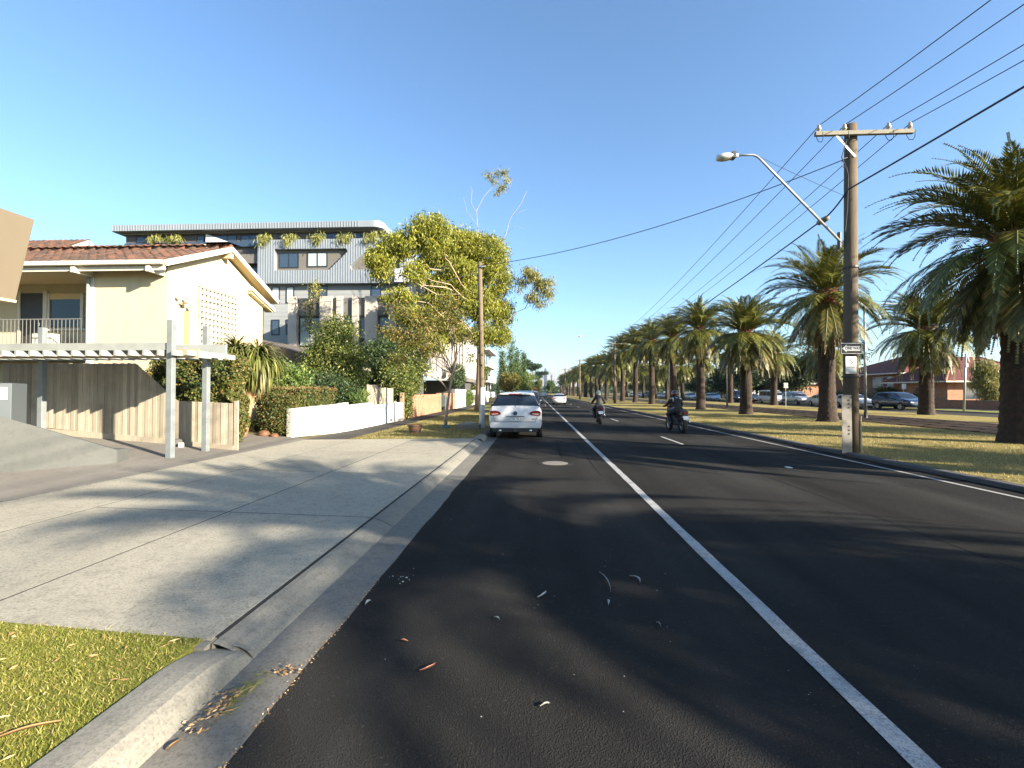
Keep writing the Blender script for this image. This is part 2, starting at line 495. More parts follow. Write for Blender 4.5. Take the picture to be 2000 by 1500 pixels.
def link(name, data, parent=None):
    o = bpy.data.objects.new(name, data)
    COL.objects.link(o)
    if parent is not None: o.parent = parent
    return o
def tag(o, label, cat=None, group=None):
    o['label'] = label
    if cat: o['category'] = cat
    if group: o['group'] = group
    return o
def thing(name, label, cat, loc=(0,0,0), rz=0, group=None):
    o = link(name, None)
    o.location = loc; o.rotation_euler = (0, 0, rz); o.empty_display_size = .2
    return tag(o, label, cat, group)
def kind(o, k):
    o['kind'] = k
    return o
def copy_tree(o, parent=None):
    c = o.copy(); COL.objects.link(c); c.parent = parent
    for ch in list(o.children): copy_tree(ch, c)
    return c
def inst(name, me, parent, loc=(0,0,0), rot=(0,0,0), sc=(1,1,1)):
    o = link(name, me, parent); o.location = loc; o.rotation_euler = rot; o.scale = sc
    return o
def fast_mesh(name, verts, quads, m, k=4):
    me = bpy.data.meshes.new(name)
    nv, nf = len(verts), len(quads)
    me.vertices.add(nv); me.vertices.foreach_set('co', np.asarray(verts, np.float32).ravel())
    me.loops.add(nf*k); me.loops.foreach_set('vertex_index', np.asarray(quads, np.int32).ravel())
    me.polygons.add(nf); me.polygons.foreach_set('loop_start', np.arange(0, nf*k, k, dtype=np.int32))
    me.update(calc_edges=True); me.validate()
    me.materials.append(MATS[m])
    return me
def text_mesh(s, size, m, name='lettering', spacing=1.0):
    cu = bpy.data.curves.new(name, 'FONT'); cu.body = s; cu.size = size; cu.align_x = 'CENTER'; cu.align_y = 'CENTER'
    cu.extrude = .0015; cu.offset = size*.022; cu.space_character = spacing
    tmp = bpy.data.objects.new('tmp_text', cu); COL.objects.link(tmp)
    dg = bpy.context.evaluated_depsgraph_get()
    me = bpy.data.meshes.new_from_object(tmp.evaluated_get(dg))
    me.name = name
    bpy.data.objects.remove(tmp); bpy.data.curves.remove(cu)
    me.materials.clear(); me.materials.append(MATS[m])
    return me

# ---------------------------------------------------------------- leaves
def unit(n):
    v = rng.normal(size=(n, 3)); return v/np.linalg.norm(v, axis=1, keepdims=True)
def leaves(name, m, centers, dirs, length, width):
    """one folded diamond per leaf"""
    n = len(centers)
    d = dirs/np.linalg.norm(dirs, axis=1, keepdims=True)
    s = np.cross(d, unit(n)); s /= np.linalg.norm(s, axis=1, keepdims=True)
    L = (length*rng.uniform(.65, 1.3, n))[:, None]; W = (width*rng.uniform(.7, 1.3, n))[:, None]
    a = centers - d*L*.5; b = centers + s*W*.5 - d*L*.05; c = centers + d*L*.5; e = centers - s*W*.5 - d*L*.05
    v = np.stack([a, b, c, e], 1).reshape(-1, 3)
    return fast_mesh(name, v, np.arange(n*4).reshape(-1, 4), m)
def clumpy(blobs, n, clump_r, per, shell=.55, yscale=1.0):
    """points in clumps spread through ellipsoid blobs (x,y,z,rx,ry,rz)"""
    B = np.array(blobs, float); vol = (B[:,3]*B[:,4]*B[:,5])**.72
    nc = max(1, n//per)
    k = rng.choice(len(B), nc, p=vol/vol.sum())
    r = rng.uniform(shell, 1.0, nc)[:, None]
    cc = B[k,:3] + unit(nc)*B[k,3:6]*r
    pts = np.repeat(cc, per, 0) + rng.normal(size=(nc*per, 3))*clump_r*np.array([1, 1, .75])
    out = pts - np.repeat(B[k,:3], per, 0)
    return pts, out
def foliage(name, m, parent, blobs, n, leaf=(.2,.07), clump_r=.3, per=24, hang=.5, shell=.5):
    p, out = clumpy(blobs, n, clump_r, per, shell)
    o = out/(np.linalg.norm(out, axis=1, keepdims=True)+1e-6)
    d = unit(len(p)) + .5*o + np.array([0,0,-1])*hang*1.6
    return link(name, leaves(name, m, p, d, *leaf), parent)
def limbs(mb, start, ends, r0, seg=6, wob=.25, r1=.03, n=6):
    s = Vector(start)
    for e in ends:
        e = Vector(e); pts = []; L = (e-s).length
        for i in range(seg+1):
            t = i/seg
            q = s.lerp(e, t) + Vector((random.uniform(-1,1), random.uniform(-1,1), random.uniform(-.6,.6)))*wob*L*.18*math.sin(math.pi*t)
            q.z += .12*L*math.sin(math.pi*t)*.4
            pts.append(q)
        mb.tube(pts, [r0*(1-t/seg)+r1*(t/seg) for t in range(seg+1)], n)
def make_tree(name, label, cat, base, trunk_pts, trunk_r, blobs, leafmat, barkmat, n, leaf=(.2,.07), clump_r=.3, per=24, hang=.5, shell=.5, limb_r=.06, group=None, limb_from=None, max_limbs=14, n_side=8):
    """trunk_pts and blobs in world coordinates relative to base"""
    t = thing(name, label, cat, base, 0, group)
    mb = MB(); mb.tube(trunk_pts, trunk_r, n_side)
    fr = limb_from if limb_from is not None else trunk_pts[-1]
    ends = [b[:3] for b in blobs][:max_limbs]
    limbs(mb, fr, ends, limb_r)
    mb.build('trunk', barkmat, t, smooth=True)
    foliage('crown', leafmat, t, blobs, n, leaf, clump_r, per, hang, shell)
    return t

# ---------------------------------------------------------------- ground
def zl(x):
    if x > -7.3: return .12 + .022*(-x-2.05)
    return .2355 + .09*(min(-x, 13.0)-7.3)
ZL = lambda x, y: zl(x)

kind(MB().box(-4800, 4800, -120, 4800, -.6, -.06).build('ground', 'earth'), 'structure')
kind(MB().box(-1.43, 8.25, -60, 900, -.05, 0).build('road', 'asphalt'), 'structure')
# resurfaced rectangle and trench line by the parked car
kind(MB().box(-.25, .62, 12.35, 14.6, 0, .004).build('asphalt_patch', 'asphalt_patch'), 'structure')

def seam(x0, y0, x1, y1, w=.018):
    rows = []; n_ = 60
    for i in range(n_+1):
        s = i/n_; x, y = x0+(x1-x0)*s, y0+(y1-y0)*s; a = .012*math.sin(s*47)+random.uniform(-.006, .006)
        d = Vector((x1-x0, y1-y0)).normalized(); q = Vector((-d.y, d.x)); ww = w*random.uniform(.5, 1.3)
        rows.append([(x+q.x*(a-ww/2), y+q.y*(a-ww/2), .0022), (x+q.x*(a+ww/2), y+q.y*(a+ww/2), .0022)])
    return kind(MB().grid(rows).build('tar_seam', 'tar'), 'structure')
seam(1.32, 9.5, 1.36, 60); seam(-1.40, 12.0, 1.62, 12.1); seam(.66, 12.2, .7, 16); seam(4.62, 3, 4.66, 60, .014); seam(1.9, 18.2, 7.6, 18.5, .014)
# painted lines
g = thing('edge_line', 'continuous white line between the parking lane and the traffic lanes', 'road marking')
del g['category']; del g['label']; kind(g, 'structure')
m = MB()
ys = np.concatenate([np.arange(-4, 20, .35), np.arange(20, 120, 4), np.arange(120, 700, 40)])
rows = []
for y in ys:
    j = random.uniform(-.006, .006) if y < 20 else 0; j2 = random.uniform(-.006, .006) if y < 20 else 0
    rows.append([(1.70+j, y, .0045), (1.82+j2, y, .0045)])
m.grid(rows); m.build('paint', 'road_paint', g)
g = kind(thing('lane_dashes', 'x', 'x'), 'structure'); del g['category']; del g['label']
for i in range(-1, 22):
    y = 15.6 + 12*i
    if y > 5 and y < 240:
        MB().box(4.70, 4.80, y, y+2.6, 0, .005).build('dash', 'road_paint', g)
MB().box(5.62, 5.72, 10.85, 11.0, 0, .012).build('reflector', 'sign_white', g)
g = kind(thing('median_edge_line', 'x', 'x'), 'structure'); del g['category']; del g['label']
m = MB(); m.grid([[(7.70, y, .0045), (7.79, y, .0045)] for y in ys]); m.build('paint', 'road_paint', g)

# left gutter and layback / kerb
def strip(name, m, xz, y0, y1, n=2, parent=None, jit=0.0):
    mb = MB()
    rows = []
    for y in np.linspace(y0, y1, n):
        rows.append([(x + (random.uniform(-jit, jit) if i == 0 else 0), y, z) for i, (x, z) in enumerate(xz)])
    mb.grid(rows)
    return mb.build(name, m, parent, smooth=False)
gut = kind(strip('gutter', 'concrete_gutter', [(-1.42,.0045),(-1.60,.006),(-1.79,.008),(-1.80,-.05)], -8, 16.2, 60, None, .012), 'structure')
g2 = kind(strip('gutter', 'bluestone', [(-1.42,.0045),(-1.60,.006),(-1.79,.008),(-1.80,-.05)], 16.2, 300, 60, None, .01), 'structure')
k1 = kind(link('kerb', None), 'structure')
def kerb_prof(h, back=-2.12):
    return [(-1.785,.0),(-1.80,.03*h/.13),(-1.835,.085*h/.13),(-1.88,.118*h/.13),(-1.94,h),(-2.02,h+.004),(back,h+.002),(back-.01,-.05)]
# near kerb with its rounded end dropping into the layback
rows = []
for y in np.concatenate([np.linspace(-8, 2.3, 12), np.linspace(2.35, 2.93, 12)]):
    t = max(0, (y-2.5)/.36)
    rows.append([(x, y, z) for x, z in kerb_prof(.135 - .05*t*t)])
mb = MB(); mb.grid(rows); n0 = len(mb.v)-8
mb.f.append(tuple(range(n0, n0+8)))
rows_end = [[(x, 2.93, z) for x, z in kerb_prof(.085)], [(-1.785,2.99,.0),(-1.80,2.99,.01),(-1.835,2.99,.03),(-1.88,2.99,.055),(-1.94,2.99,.085),(-2.02,2.99,.108),(-2.12,2.99,.118),(-2.13,2.99,-.05)]]
MB().grid(rows_end).build('kerb_return', 'concrete_kerb', k1)
mb.build('kerb_stone', 'concrete_kerb', k1, smooth=False, bevel=.012)
MB().slab([(-2.30,2.85),(-2.06,2.85),(-2.06,2.99),(-2.30,2.94)], lambda x, y: .112, .1).build('kerb_return', 'concrete_kerb', k1)
# layback in front of the driveway, in lengths
for a, b in ((2.9, 5.85), (5.862, 8.85), (8.862, 11.85), (11.862, 14.0), (14.012, 15.9)):
    mb = MB(); rows = []
    for y in np.linspace(a, b, 10):
        rows.append([(-1.785,y,.0),(-1.83,y,.028),(-1.92,y,.075),(-2.0,y,.105),(-2.045,y,.112),(-2.05,y,-.05)])
    mb.grid(rows); mb.build('layback', 'concrete_kerb', k1)
rows = [[(x, y, z) for x, z in kerb_prof(.11 + .025*min(1, (y-15.9)/.6))] for y in (15.92, 16.1, 16.5, 17.5)]
MB().grid(rows).build('kerb_stone', 'concrete_kerb', k1)
for a in range(0, 60):
    y = 17.51 + 2.4*a
    if y < 150:
        MB().grid([[(x, yy, z) for x, z in kerb_prof(.135)] for yy in (y, y+2.39)]).build('kerb_stone', 'bluestone', k1)
# driveway slabs
drv = kind(link('driveway', None), 'structure')
xs = [-2.062, -3.95, -5.72, -7.12]
ysl = [3.0, 5.86, 8.86, 11.86]
def far_edge(x): return 16.0 - (-x-2.05)*.36
def near_edge(x): return 2.93 + .055*(-x-2.05)
for i in range(3):
    x1, x0 = xs[i]-.012, xs[i+1]+.012
    bands = [(near_edge, lambda x: 5.86)] + [((lambda x, a=a: a+.022), (lambda x, b=b: b)) for a, b in zip(ysl[1:], ysl[2:])] + [((lambda x: 11.882), far_edge)]
    if i == 2: bands = [(near_edge, lambda x: 8.86), (lambda x: 8.882, far_edge)]
    for fa, fb in bands:
        MB().slab([(x0, fa(x0)), (x1, fa(x1)), (x1, fb(x1)), (x0, fb(x0))], ZL, .12).build('concrete_slab', 'concrete_slab', drv)
# joint filler under the slabs
kind(MB().slab([(-7.13,3.25),(-2.052,2.97),(-2.052,15.9),(-7.13,14.1)], lambda x, y: zl(x)-.0015, .1).build('driveway_base', 'black_rubber'), 'structure')
fc = kind(link('forecourt', None), 'structure')
for a, b in ((-9.2, -7.13), (-14, -9.21)):
    for c, d in ((6.0, 9.4), (9.41, 14.4)):
        MB().slab([(a, c), (b, c), (b, d), (a, d)], ZL, .1).build('concrete_slab', 'concrete_path', fc)
# near lawn and land behind the fence
kind(MB().slab([(-7.3,-8),(-2.125,-8),(-2.125,2.93),(-7.3,3.22)], lambda x, y: zl(x)+.002, .12).build('lawn', 'green_grass'), 'structure')
kind(MB().slab([(-14,-8),(-7.3,-8),(-7.3,5.99),(-14,5.99)], lambda x, y: zl(x)-.002, .12).build('near_garden', 'green_grass'), 'structure')
kind(MB().slab([(-60,14.42),(-13.02,14.42),(-13.02,120),(-60,120)], lambda x, y: .55, .2).build('back_land', 'earth'), 'structure')
kind(MB().slab([(-13,14.42),(-7.14,14.42),(-7.14,120),(-13,120)], lambda x, y: zl(x)-.004, .2).build('front_gardens', 'earth'), 'structure')
# footpath and verge beyond the driveway
fp = kind(link('footpath', None), 'structure')
for a in range(0, 44):
    y0 = 14.26 if a == 0 else 16.2 + 2.4*(a-1); y1 = 16.19 if a == 0 else y0 + 2.39
    if a == 0: poly = [(-7.12, far_edge(-7.12)+.01), (-5.95, far_edge(-5.95)+.01), (-5.95, y1), (-7.12, y1)]
    else: poly = [(-7.12, y0), (-5.95, y0), (-5.95, y1), (-7.12, y1)]
    MB().slab(poly, lambda x, y: zl(x)+.004, .1).build('path_panel', 'asphalt_path', fp)
kind(MB().slab([(-5.945, far_edge(-5.945)+.012), (-2.135, far_edge(-2.135)+.012), (-2.135, 160), (-5.945, 160)], ZL, .12).build('verge', 'verge_grass'), 'structure')

# median: kerb, grass, tram bed, second grass strip, far road
k2 = kind(link('median_kerb', None), 'structure')
y = -8.0
while y < 160:
    L = 1.5 if y < 40 else 6
    mb = MB(); mb.grid([[(8.25,yy,-.05),(8.255,yy,.06),(8.29,yy,.085),(8.46,yy,.09),(8.47,yy,-.05)] for yy in (y, y+L-.012)])
    mb.build('kerb_stone', 'bluestone', k2); y += L
kind(MB().box(8.47, 17.7, -40, 600, -.05, .075).build('median_lawn', 'dry_grass'), 'structure')
kind(MB().box(17.7, 23.6, -40, 600, -.05, .03).build('tram_bed', 'ballast'), 'structure')
tr = kind(link('tram_track', None), 'structure')
for x in (18.5, 19.935, 21.5, 22.935):
    MB().box(x-.04, x+.04, -40, 600, .03, .13).build('rail', 'rail_steel', tr)
y = 8.0
while y < 70:
    for x in (19.22, 22.22): MB().box(x-1.2, x+1.2, y, y+.24, .028, .06).build('sleeper', 'ballast', tr)
    y += 1.4
kind(MB().box(23.6, 29.4, -40, 600, -.05, .075).build('second_median_lawn', 'dry_grass'), 'structure')
kind(MB().box(29.4, 29.6, -40, 600, -.05, .09).build('far_kerb', 'bluestone'), 'structure')
kind(MB().box(29.6, 35.4, -40, 600, -.05, 0).build('far_road', 'asphalt_path'), 'structure')
kind(MB().box(35.4, 35.65, -40, 600, -.05, .1).build('far_kerb', 'concrete_kerb'), 'structure')
kind(MB().box(35.65, 38.5, -40, 600, -.05, .09).build('far_verge', 'green_grass'), 'structure')
kind(MB().box(38.5, 40.2, -40, 600, -.05, .1).build('far_footpath', 'concrete_path'), 'structure')
kind(MB().box(40.2, 140, -40, 400, -.05, .085).build('far_gardens', 'earth'), 'structure')

# grass blades
def blades(name, m, pts, h, w, lean=.6):
    n = len(pts); a = rng.uniform(0, 2*np.pi, n)
    s = np.stack([np.cos(a), np.sin(a), np.zeros(n)], 1)*(w*rng.uniform(.6, 1.3, n))[:, None]*.5
    b = rng.uniform(0, 2*np.pi, n); hh = h*rng.uniform(.5, 1.3, n); ln = lean*rng.uniform(.2, 1, n)*hh
    tip = pts + np.stack([np.cos(b)*ln, np.sin(b)*ln, hh], 1)
    v = np.stack([pts-s, pts+s, tip], 1).reshape(-1, 3)
    return fast_mesh(name, v, np.arange(n*3).reshape(-1, 3), m, 3)
def scatter(x0, x1, y0, y1, n, zf):
    p = np.stack([rng.uniform(x0, x1, n), rng.uniform(y0, y1, n), np.zeros(n)], 1)
    p[:, 2] = [zf(x) for x in p[:, 0]]
    return p
p = scatter(-5.2, -2.13, .9, 3.02, 95000, lambda x: zl(x))
edge = 2.93 + .055*(-p[:, 0]-2.05)
keep = (p[:, 1] < edge - .02 + rng.normal(size=len(p))*.018)
patchy = np.sin(p[:,0]*5.1+1.3)*np.sin(p[:,1]*4.3+.4) + .6*np.sin(p[:,0]*11.7)*np.sin(p[:,1]*13.1)
keep &= rng.uniform(size=len(p)) < np.clip(.85 + .28*patchy, .25, 1)
o = kind(link('lawn_grass', blades('lawn_grass', 'lawn_blade', p[keep], .02, .006, 1.5)), 'stuff'); tag(o, 'short green lawn beside the near kerb', 'grass')
p = scatter(8.5, 17.6, 9.0, 34, 60000, lambda x: .07)
o = kind(link('median_grass', blades('median_grass', 'dry_blade', p, .05, .014, 1.2)), 'stuff'); tag(o, 'dry yellow grass on the palm median', 'grass')
p = scatter(-5.9, -2.15, 14.3, 34, 30000, lambda x: zl(x)-.004)
p = p[(p[:,1] > 16.03-(-p[:,0]-2.05)*.36)]
o = kind(link('verge_grass', blades('verge_grass', 'dry_blade', p, .05, .012, 1.2)), 'stuff'); tag(o, 'patchy grass on the verge beyond the driveway', 'grass')
# fallen gum leaves on the lawn
n = 210
p = scatter(-4.6, -2.16, 1.2, 2.9, n, lambda x: zl(x)+.024)
a = rng.normal(.6, .9, n); d = np.stack([np.cos(a), np.sin(a), rng.normal(0, .12, n)], 1)
o = kind(link('leaf_litter', leaves('leaf_litter', 'dry_litter', p, d, .055, .011)), 'stuff'); tag(o, 'fallen tan gum leaves strewn over the near lawn', 'leaf litter')
# ================================================================ LEFT SIDE
# ---- tan metal-clad upper storey of the nearest building
t = thing('corner_building', 'tan metal-clad box jutting out at the left edge of the photo above the grey letterbox', 'building', (-11, 6.2, zl(-11)))
z0 = -zl(-11)
poly = [(4.0-6.2, 3.36+z0), (8.11-6.2, 3.36+z0), (8.41-6.2, 4.97+z0), (4.0-6.2, 4.97+z0)]
MB().prism(poly, -2.5, 1.5, 'x').build('cladding_box', 'tan_cladding', t, bevel=.01)
MB().prism([(4.0-6.2, 3.33+z0), (8.11-6.2, 3.33+z0), (8.117-6.2, 3.375+z0), (4.0-6.2, 3.375+z0)], -2.0, 1.512, 'x').build('drip_edge', 'tan_edge', t)
MB().box(-2.4, -.6, -2.0, .4, -.05, 3.36+z0).build('wall', 'cream_render', t)

# ---- sloping concrete ramp wall and letterbox
def zr(y): return 1.37 if y < 7.3 else .53 + (8.85-y)/(8.85-7.3)*.86
t = thing('ramp_wall', 'grey concrete wall with a sloping top running down towards the pergola post', 'wall', (-8.2, 8.85, .3))
A = [(-10.3, 4.2), (-8.78, 7.28), (-8.16, 8.80), (-8.28, 9.20), (-8.62, 9.2), (-9.15, 7.4), (-10.7, 4.4)]
def zt(p):
    s = (9.2-p[1]); return max(.545, min(2.3, .56 + .49*max(0, s-.38)))
vs = [(x+8.2, y-8.85, zl(x)-.03-.3) for x, y in A] + [(x+8.2, y-8.85, zt((x, y))-.3) for x, y in A]
n = len(A); fs = [tuple(range(n))[::-1]] + [(i, (i+1) % n, n+(i+1) % n, n+i) for i in range(n)]
fs += [(n+0, n+1, n+5, n+6), (n+1, n+2, n+4, n+5), (n+2, n+3, n+4)]
MB().add(vs, fs).build('concrete_body', 'concrete_wall', t, bevel=.012)
t = thing('letterbox', 'grey metal letterbox with a white front panel on top of the concrete ramp wall', 'letterbox', (-8.97, 7.62, 1.15), R(33))
MB().box(-.62, 0, 0, .68, -.12, .70).build('cabinet', 'letterbox_grey', t, bevel=.006)
MB().box(-.58, -.05, -.012, 0, .42, .63).build('front_panel', 'white_paint', t)
MB().box(-.40, -.2, -.016, -.012, .56, .58).build('mail_slot', 'dark_metal', t)

# ---- paling fence: tall run, raked run, low run
t = thing('paling_fence', 'weathered grey timber paling fence stepping down behind the pergola posts', 'fence', (-7.4, 11.35, .24))
def ftop(x):
    if x < -10.05: return 2.42
    if x < -8.95: return 2.42 - (x+10.05)/1.1*.94
    return 1.475 - (x+8.95)*.035
pm = {}
x = -13.6; i = 0
while x < -7.46:
    w = .098
    h0, h1 = ftop(x), ftop(x+w); zb = zl(x+.05)+.10
    dy = -.012 if i % 2 else 0
    mb = MB()
    ox, oy, oz = 7.4, 0, -.24
    poly = [(x+ox, zb+oz), (x+w-.004+ox, zb+oz), (x+w-.004+ox, h1+oz+random.uniform(-.012, .012)), (x+ox, h0+oz+random.uniform(-.012, .012))]
    mb.prism(poly, -.015+dy, .001+dy, 'y')
    mb.build('paling', 'weathered_timber', t)
    x += w; i += 1
MB().obox((-.03, -.01, .60), (.10, .05, 1.28)).build('end_post', 'weathered_timber', t, bevel=.004)
for xa, xb in ((-13.6, -10.1), (-10.1, -8.2), (-8.2, -7.47)):
    za, zb = zl(xa)+.05, zl(xb)+.05
    MB().beam((xa+7.4, -.035, za-.24), (xb+7.4-.01, -.035, zb-.24), .03, .14).build('plinth_board', 'weathered_timber', t)
for k, hh in ((0, .55), (1, 1.1)):
    MB().beam((-13.6+7.4, .04, hh+.3), (-.08, .04, hh), .04, .07).build('rail', 'weathered_timber', t)
# small pale box at the fence foot
o = MB().obox((-8.62, 11.05, zl(-8.62)+.055), (.11, .06, .11), Matrix.Rotation(.3, 3, 'Z')).build('utility_box', 'white_paint', bevel=.008)
tag(o, 'small white box on the ground at the foot of the paling fence', 'box')
o = MB().lathe([(.02, 0), (.12, .0), (.135, .06), (.10, .15), (.03, .18)], 14, (-8.82, 11.18, zl(-8.8))).build('garden_rock', 'bluestone', smooth=True)
tag(o, 'dark rounded stone beside the small white box at the fence foot', 'stone')

# ---- pergola
t = thing('pergola', 'grey steel and timber pergola standing in front of the paling fence', 'pergola', (-7.85, 9.75, zl(-7.85)))
z0 = -zl(-7.85)
def post(x, y, zt):
    MB().box(x-.062+7.85, x+.062+7.85, y-.062-9.75, y+.062-9.75, zl(x)+z0-.02, zt+z0).build('post', 'grey_post', t, bevel=.008)
post(-7.85, 9.75, 3.25); post(-7.86, 10.85, 3.27); post(-12.1, 10.95, 3.28); post(-12.6, 9.75, 3.2)
MB().box(-14.2+7.85, -7.93+7.85, -.03, .03, 2.60+z0, 2.76+z0).build('front_beam', 'galv_paint', t, bevel=.004)
MB().box(-14.2+7.85, -7.32+7.85, 1.00, 1.06, 2.50+z0, 2.82+z0).build('back_beam', 'galv_paint', t, bevel=.004)
MB().box(-14.2+7.85, -7.32+7.85, .10, .15, 2.44+z0, 2.63+z0).build('lower_beam', 'pale_timber', t, bevel=.004)
x = -14.1
while x < -7.35:
    MB().box(x+7.85-.022, x+7.85+.022, -.16, 1.42, 2.478+z0, 2.595+z0).build('rafter', 'galv_paint', t)
    x += .32

# ---- cream two-storey house
HX, HY = -10.95, 13.42
t = thing('cream_house', 'cream two-storey house with terracotta gable roof behind the pergola', 'house', (HX, HY, .5))
z0 = -.5
def hb(x0, x1, y0, y1, za, zb): return MB().box(x0-HX, x1-HX, y0-HY, y1-HY, za+z0, zb+z0)
# gable wall as a prism so that it fills to the roof line
gy = [(13.42, .3), (18.3, .3), (18.3, 5.42), (15.86, 6.54), (13.42, 5.42)]
MB().prism([(y-HY, z+z0) for y, z in gy], -.22, 0, 'x').build('gable_wall', 'cream_render', t)
hb(-13.22, -11.171, 13.42, 13.64, .3, 5.38).build('front_wall', 'cream_render', t)
hb(-22, -13.23, 14.9, 15.1, .3, 5.40).build('recessed_wall', 'cream_render', t)
hb(-13.43, -13.225, 13.40, 15.1, .3, 5.38).build('side_return', 'white_render', t)
hb(-22, -11.17, 18.1, 18.29, .3, 5.40).build('rear_wall', 'cream_render', t)
hb(-22, -13.44, 13.5, 14.89, 2.75, 2.92).build('balcony_floor', 'cream_trim', t)
hb(-22, -16.75, 13.44, 13.52, 2.93, 3.72).build('balcony_parapet', 'cream_render', t)
dp = MB().tube([(-13.33+10.95-.02, -.075, -.2), (-13.33+10.95-.02, -.075, 4.85)], .045, 10).build('downpipe', 'galv_paint', t, smooth=True)
# balcony rail
rl = hb(-22, -13.45, 13.44, 13.47, 3.885, 3.91).build('balcony_rail', 'rail_grey', t)
x = -18.9; bal = MB().box(-.006, .006, -.006, .006, 0, .96).mesh('baluster', 'rail_grey')
while x < -13.5:
    inst('baluster', bal, rl, (x-HX, .035, 2.92+z0)); x += .125
# door, window, sidelight on the recessed wall
d = hb(-17.22, -16.42, 14.86, 14.899, 2.93, 5.0).build('door', 'dark_metal', t)
hb(-16.52, -16.48, 14.81, 14.859, 3.9, 4.0).build('handle', 'chrome', d)
hb(-17.30, -17.225, 14.83, 14.897, 2.93, 5.06).build('door_frame', 'cream_trim', t)
hb(-16.415, -16.28, 14.83, 14.897, 2.93, 5.06).build('door_frame', 'cream_trim', t)
w = hb(-16.18, -15.10, 14.86, 14.899, 3.86, 4.78).build('window', 'dark_glass', t)
hb(-16.24, -16.181, 14.82, 14.898, 3.80, 4.98).build('frame', 'cream_trim', w)
hb(-15.099, -15.0, 14.82, 14.898, 3.80, 4.98).build('frame', 'cream_trim', w)
hb(-16.18, -15.10, 14.835, 14.897, 4.781, 4.98).build('blind', 'soffit', w)
hb(-16.25, -14.99, 14.80, 14.898, 3.74, 3.798).build('sill', 'cream_trim', w)
w = hb(-14.95, -14.55, 14.86, 14.899, 3.86, 4.93).build('window', 'curtain', t)
hb(-14.549, -14.48, 14.83, 14.898, 3.80, 4.98).build('frame', 'cream_trim', w)
hb(-15.0, -14.48, 14.81, 14.896, 3.74, 3.797).build('sill', 'cream_trim', w)
hb(-15.95, -15.3, 14.1, 14.6, 2.93, 3.55).build('balcony_cabinet', 'cream_trim', t, bevel=.01)
# roof planes, tiles, gutter, barges
EV, RZ, RY = 5.44, 6.72, 15.86
ROOF_R = HX+.36
sl = (RZ-EV)/(RY-12.92)
ang = math.atan(sl)
def rz(y): return EV + (y-12.92)*sl if y <= RY else EV + (18.8-y)*(RZ-EV)/(18.8-RY)
roof = MB()
prof = [(12.92, EV-.10), (RY, RZ-.10), (18.8, EV-.10), (18.8, EV-.02), (RY, RZ-.02), (12.92, EV-.02)]
roof = MB().prism([(y-HY, z+z0) for y, z in prof], -22-HX, ROOF_R-.03-HX, 'x').build('roof', 'soffit', t)
tile = MB()
nx = 6; rows = []
for yy, dz in ((0, .028), (.40, .012)):
    rows.append([(u/nx*.30, yy, dz + .022*math.sin(u/nx*2*math.pi)) for u in range(nx+1)])
tile.grid(rows)
tile.grid([[(u/nx*.30, 0, .028+.022*math.sin(u/nx*2*math.pi)) for u in range(nx+1)], [(u/nx*.30, .004, -.0) for u in range(nx+1)]])
tme = tile.mesh('roof_tile', 'terracotta_tile', smooth=True)
sl_len = math.hypot(RY-12.9, RZ-EV); course = .335
ncr = int(sl_len/course)+1; cnt = 0
stuff = MB()
for r in range(ncr):
    for c in range(0, 37):
        x = ROOF_R - .31 - c*.30
        y = 12.90 + r*course*math.cos(ang); z = EV + (y-12.92)*sl + .004
        if y > RY-.05: continue
        if c < 32 and cnt < 300:
            jt = random.uniform(-.035, .03)
            inst('roof_tile', tme, roof, (x-HX+random.uniform(-.006,.006), y-HY, z+z0), (ang+jt, 0, random.uniform(-.03, .03))); cnt += 1
        else:
            M4 = Matrix.Translation((x-HX, y-HY, z+z0)) @ Matrix.Rotation(ang, 4, 'X')
            stuff.add([tuple(M4 @ Vector(p)) for p in tile.v], tile.f)
for r in range(ncr):                                  # the slope away from the camera
    for c in range(37):
        x = ROOF_R - .31 - c*.30; y = 18.82 - r*course*math.cos(ang); z = EV + (18.8-y)*sl + .004
        if y < RY+.05: continue
        M4 = Matrix.Translation((x-HX+.3, y-HY, z+z0)) @ Matrix.Rotation(math.pi, 4, 'Z') @ Matrix.Rotation(ang, 4, 'X')
        stuff.add([tuple(M4 @ Vector(p)) for p in tile.v], tile.f)
kind(stuff.build('roof_tiles', 'terracotta_tile', roof, smooth=True), 'stuff')
for c in range(28):
    a = ROOF_R-HX-.02-c*.41
    mb = MB(); mb.tube([(a, RY-HY, RZ+z0+.015), (a-.42, RY-HY, RZ+z0+.002)], [.115, .095], 10)
    mb.build('ridge_tile', 'terracotta_tile', roof, smooth=True)
for y0, y1, za, zb in ((12.90, RY, EV, RZ), (RY, 18.82, RZ, EV)):
    MB().beam((ROOF_R-HX, y0-HY, za+z0-.04), (ROOF_R-HX, y1-HY, zb+z0-.04), .04, .17).build('barge_board', 'cream_trim', t)
hb(-22, ROOF_R-.03, 12.78, 12.90, EV-.10, EV+.03).build('gutter', 'cream_trim', t, bevel=.02)
hb(-22, ROOF_R-.05, 12.93, 12.97, EV-.24, EV-.105).build('fascia', 'cream_trim', t)
hb(-22, HX-.23, 12.98, 14.88, EV-.14, EV-.105).build('eave_lining', 'soffit', t)
for x in (-13.3, -11.05):
    hb(x-.05, x+.05, 12.80, 13.39, EV-.30, EV-.142).build('eave_bracket', 'cream_trim', t)
hb(HX+.0, HX+.34, 15.78, 15.94, RZ-.36, RZ-.19).build('ridge_beam_end', 'soffit', t)
MB().beam((.02, 17.3-HY, 5.5+z0), (.02, 18.75-HY, 5.02+z0), .3, .12).build('side_eave', 'soffit', t)
MB().beam((.22, 17.2-HY, 5.62+z0), (.22, 18.8-HY, 5.05+z0), .04, .13).build('side_barge', 'cream_trim', t)
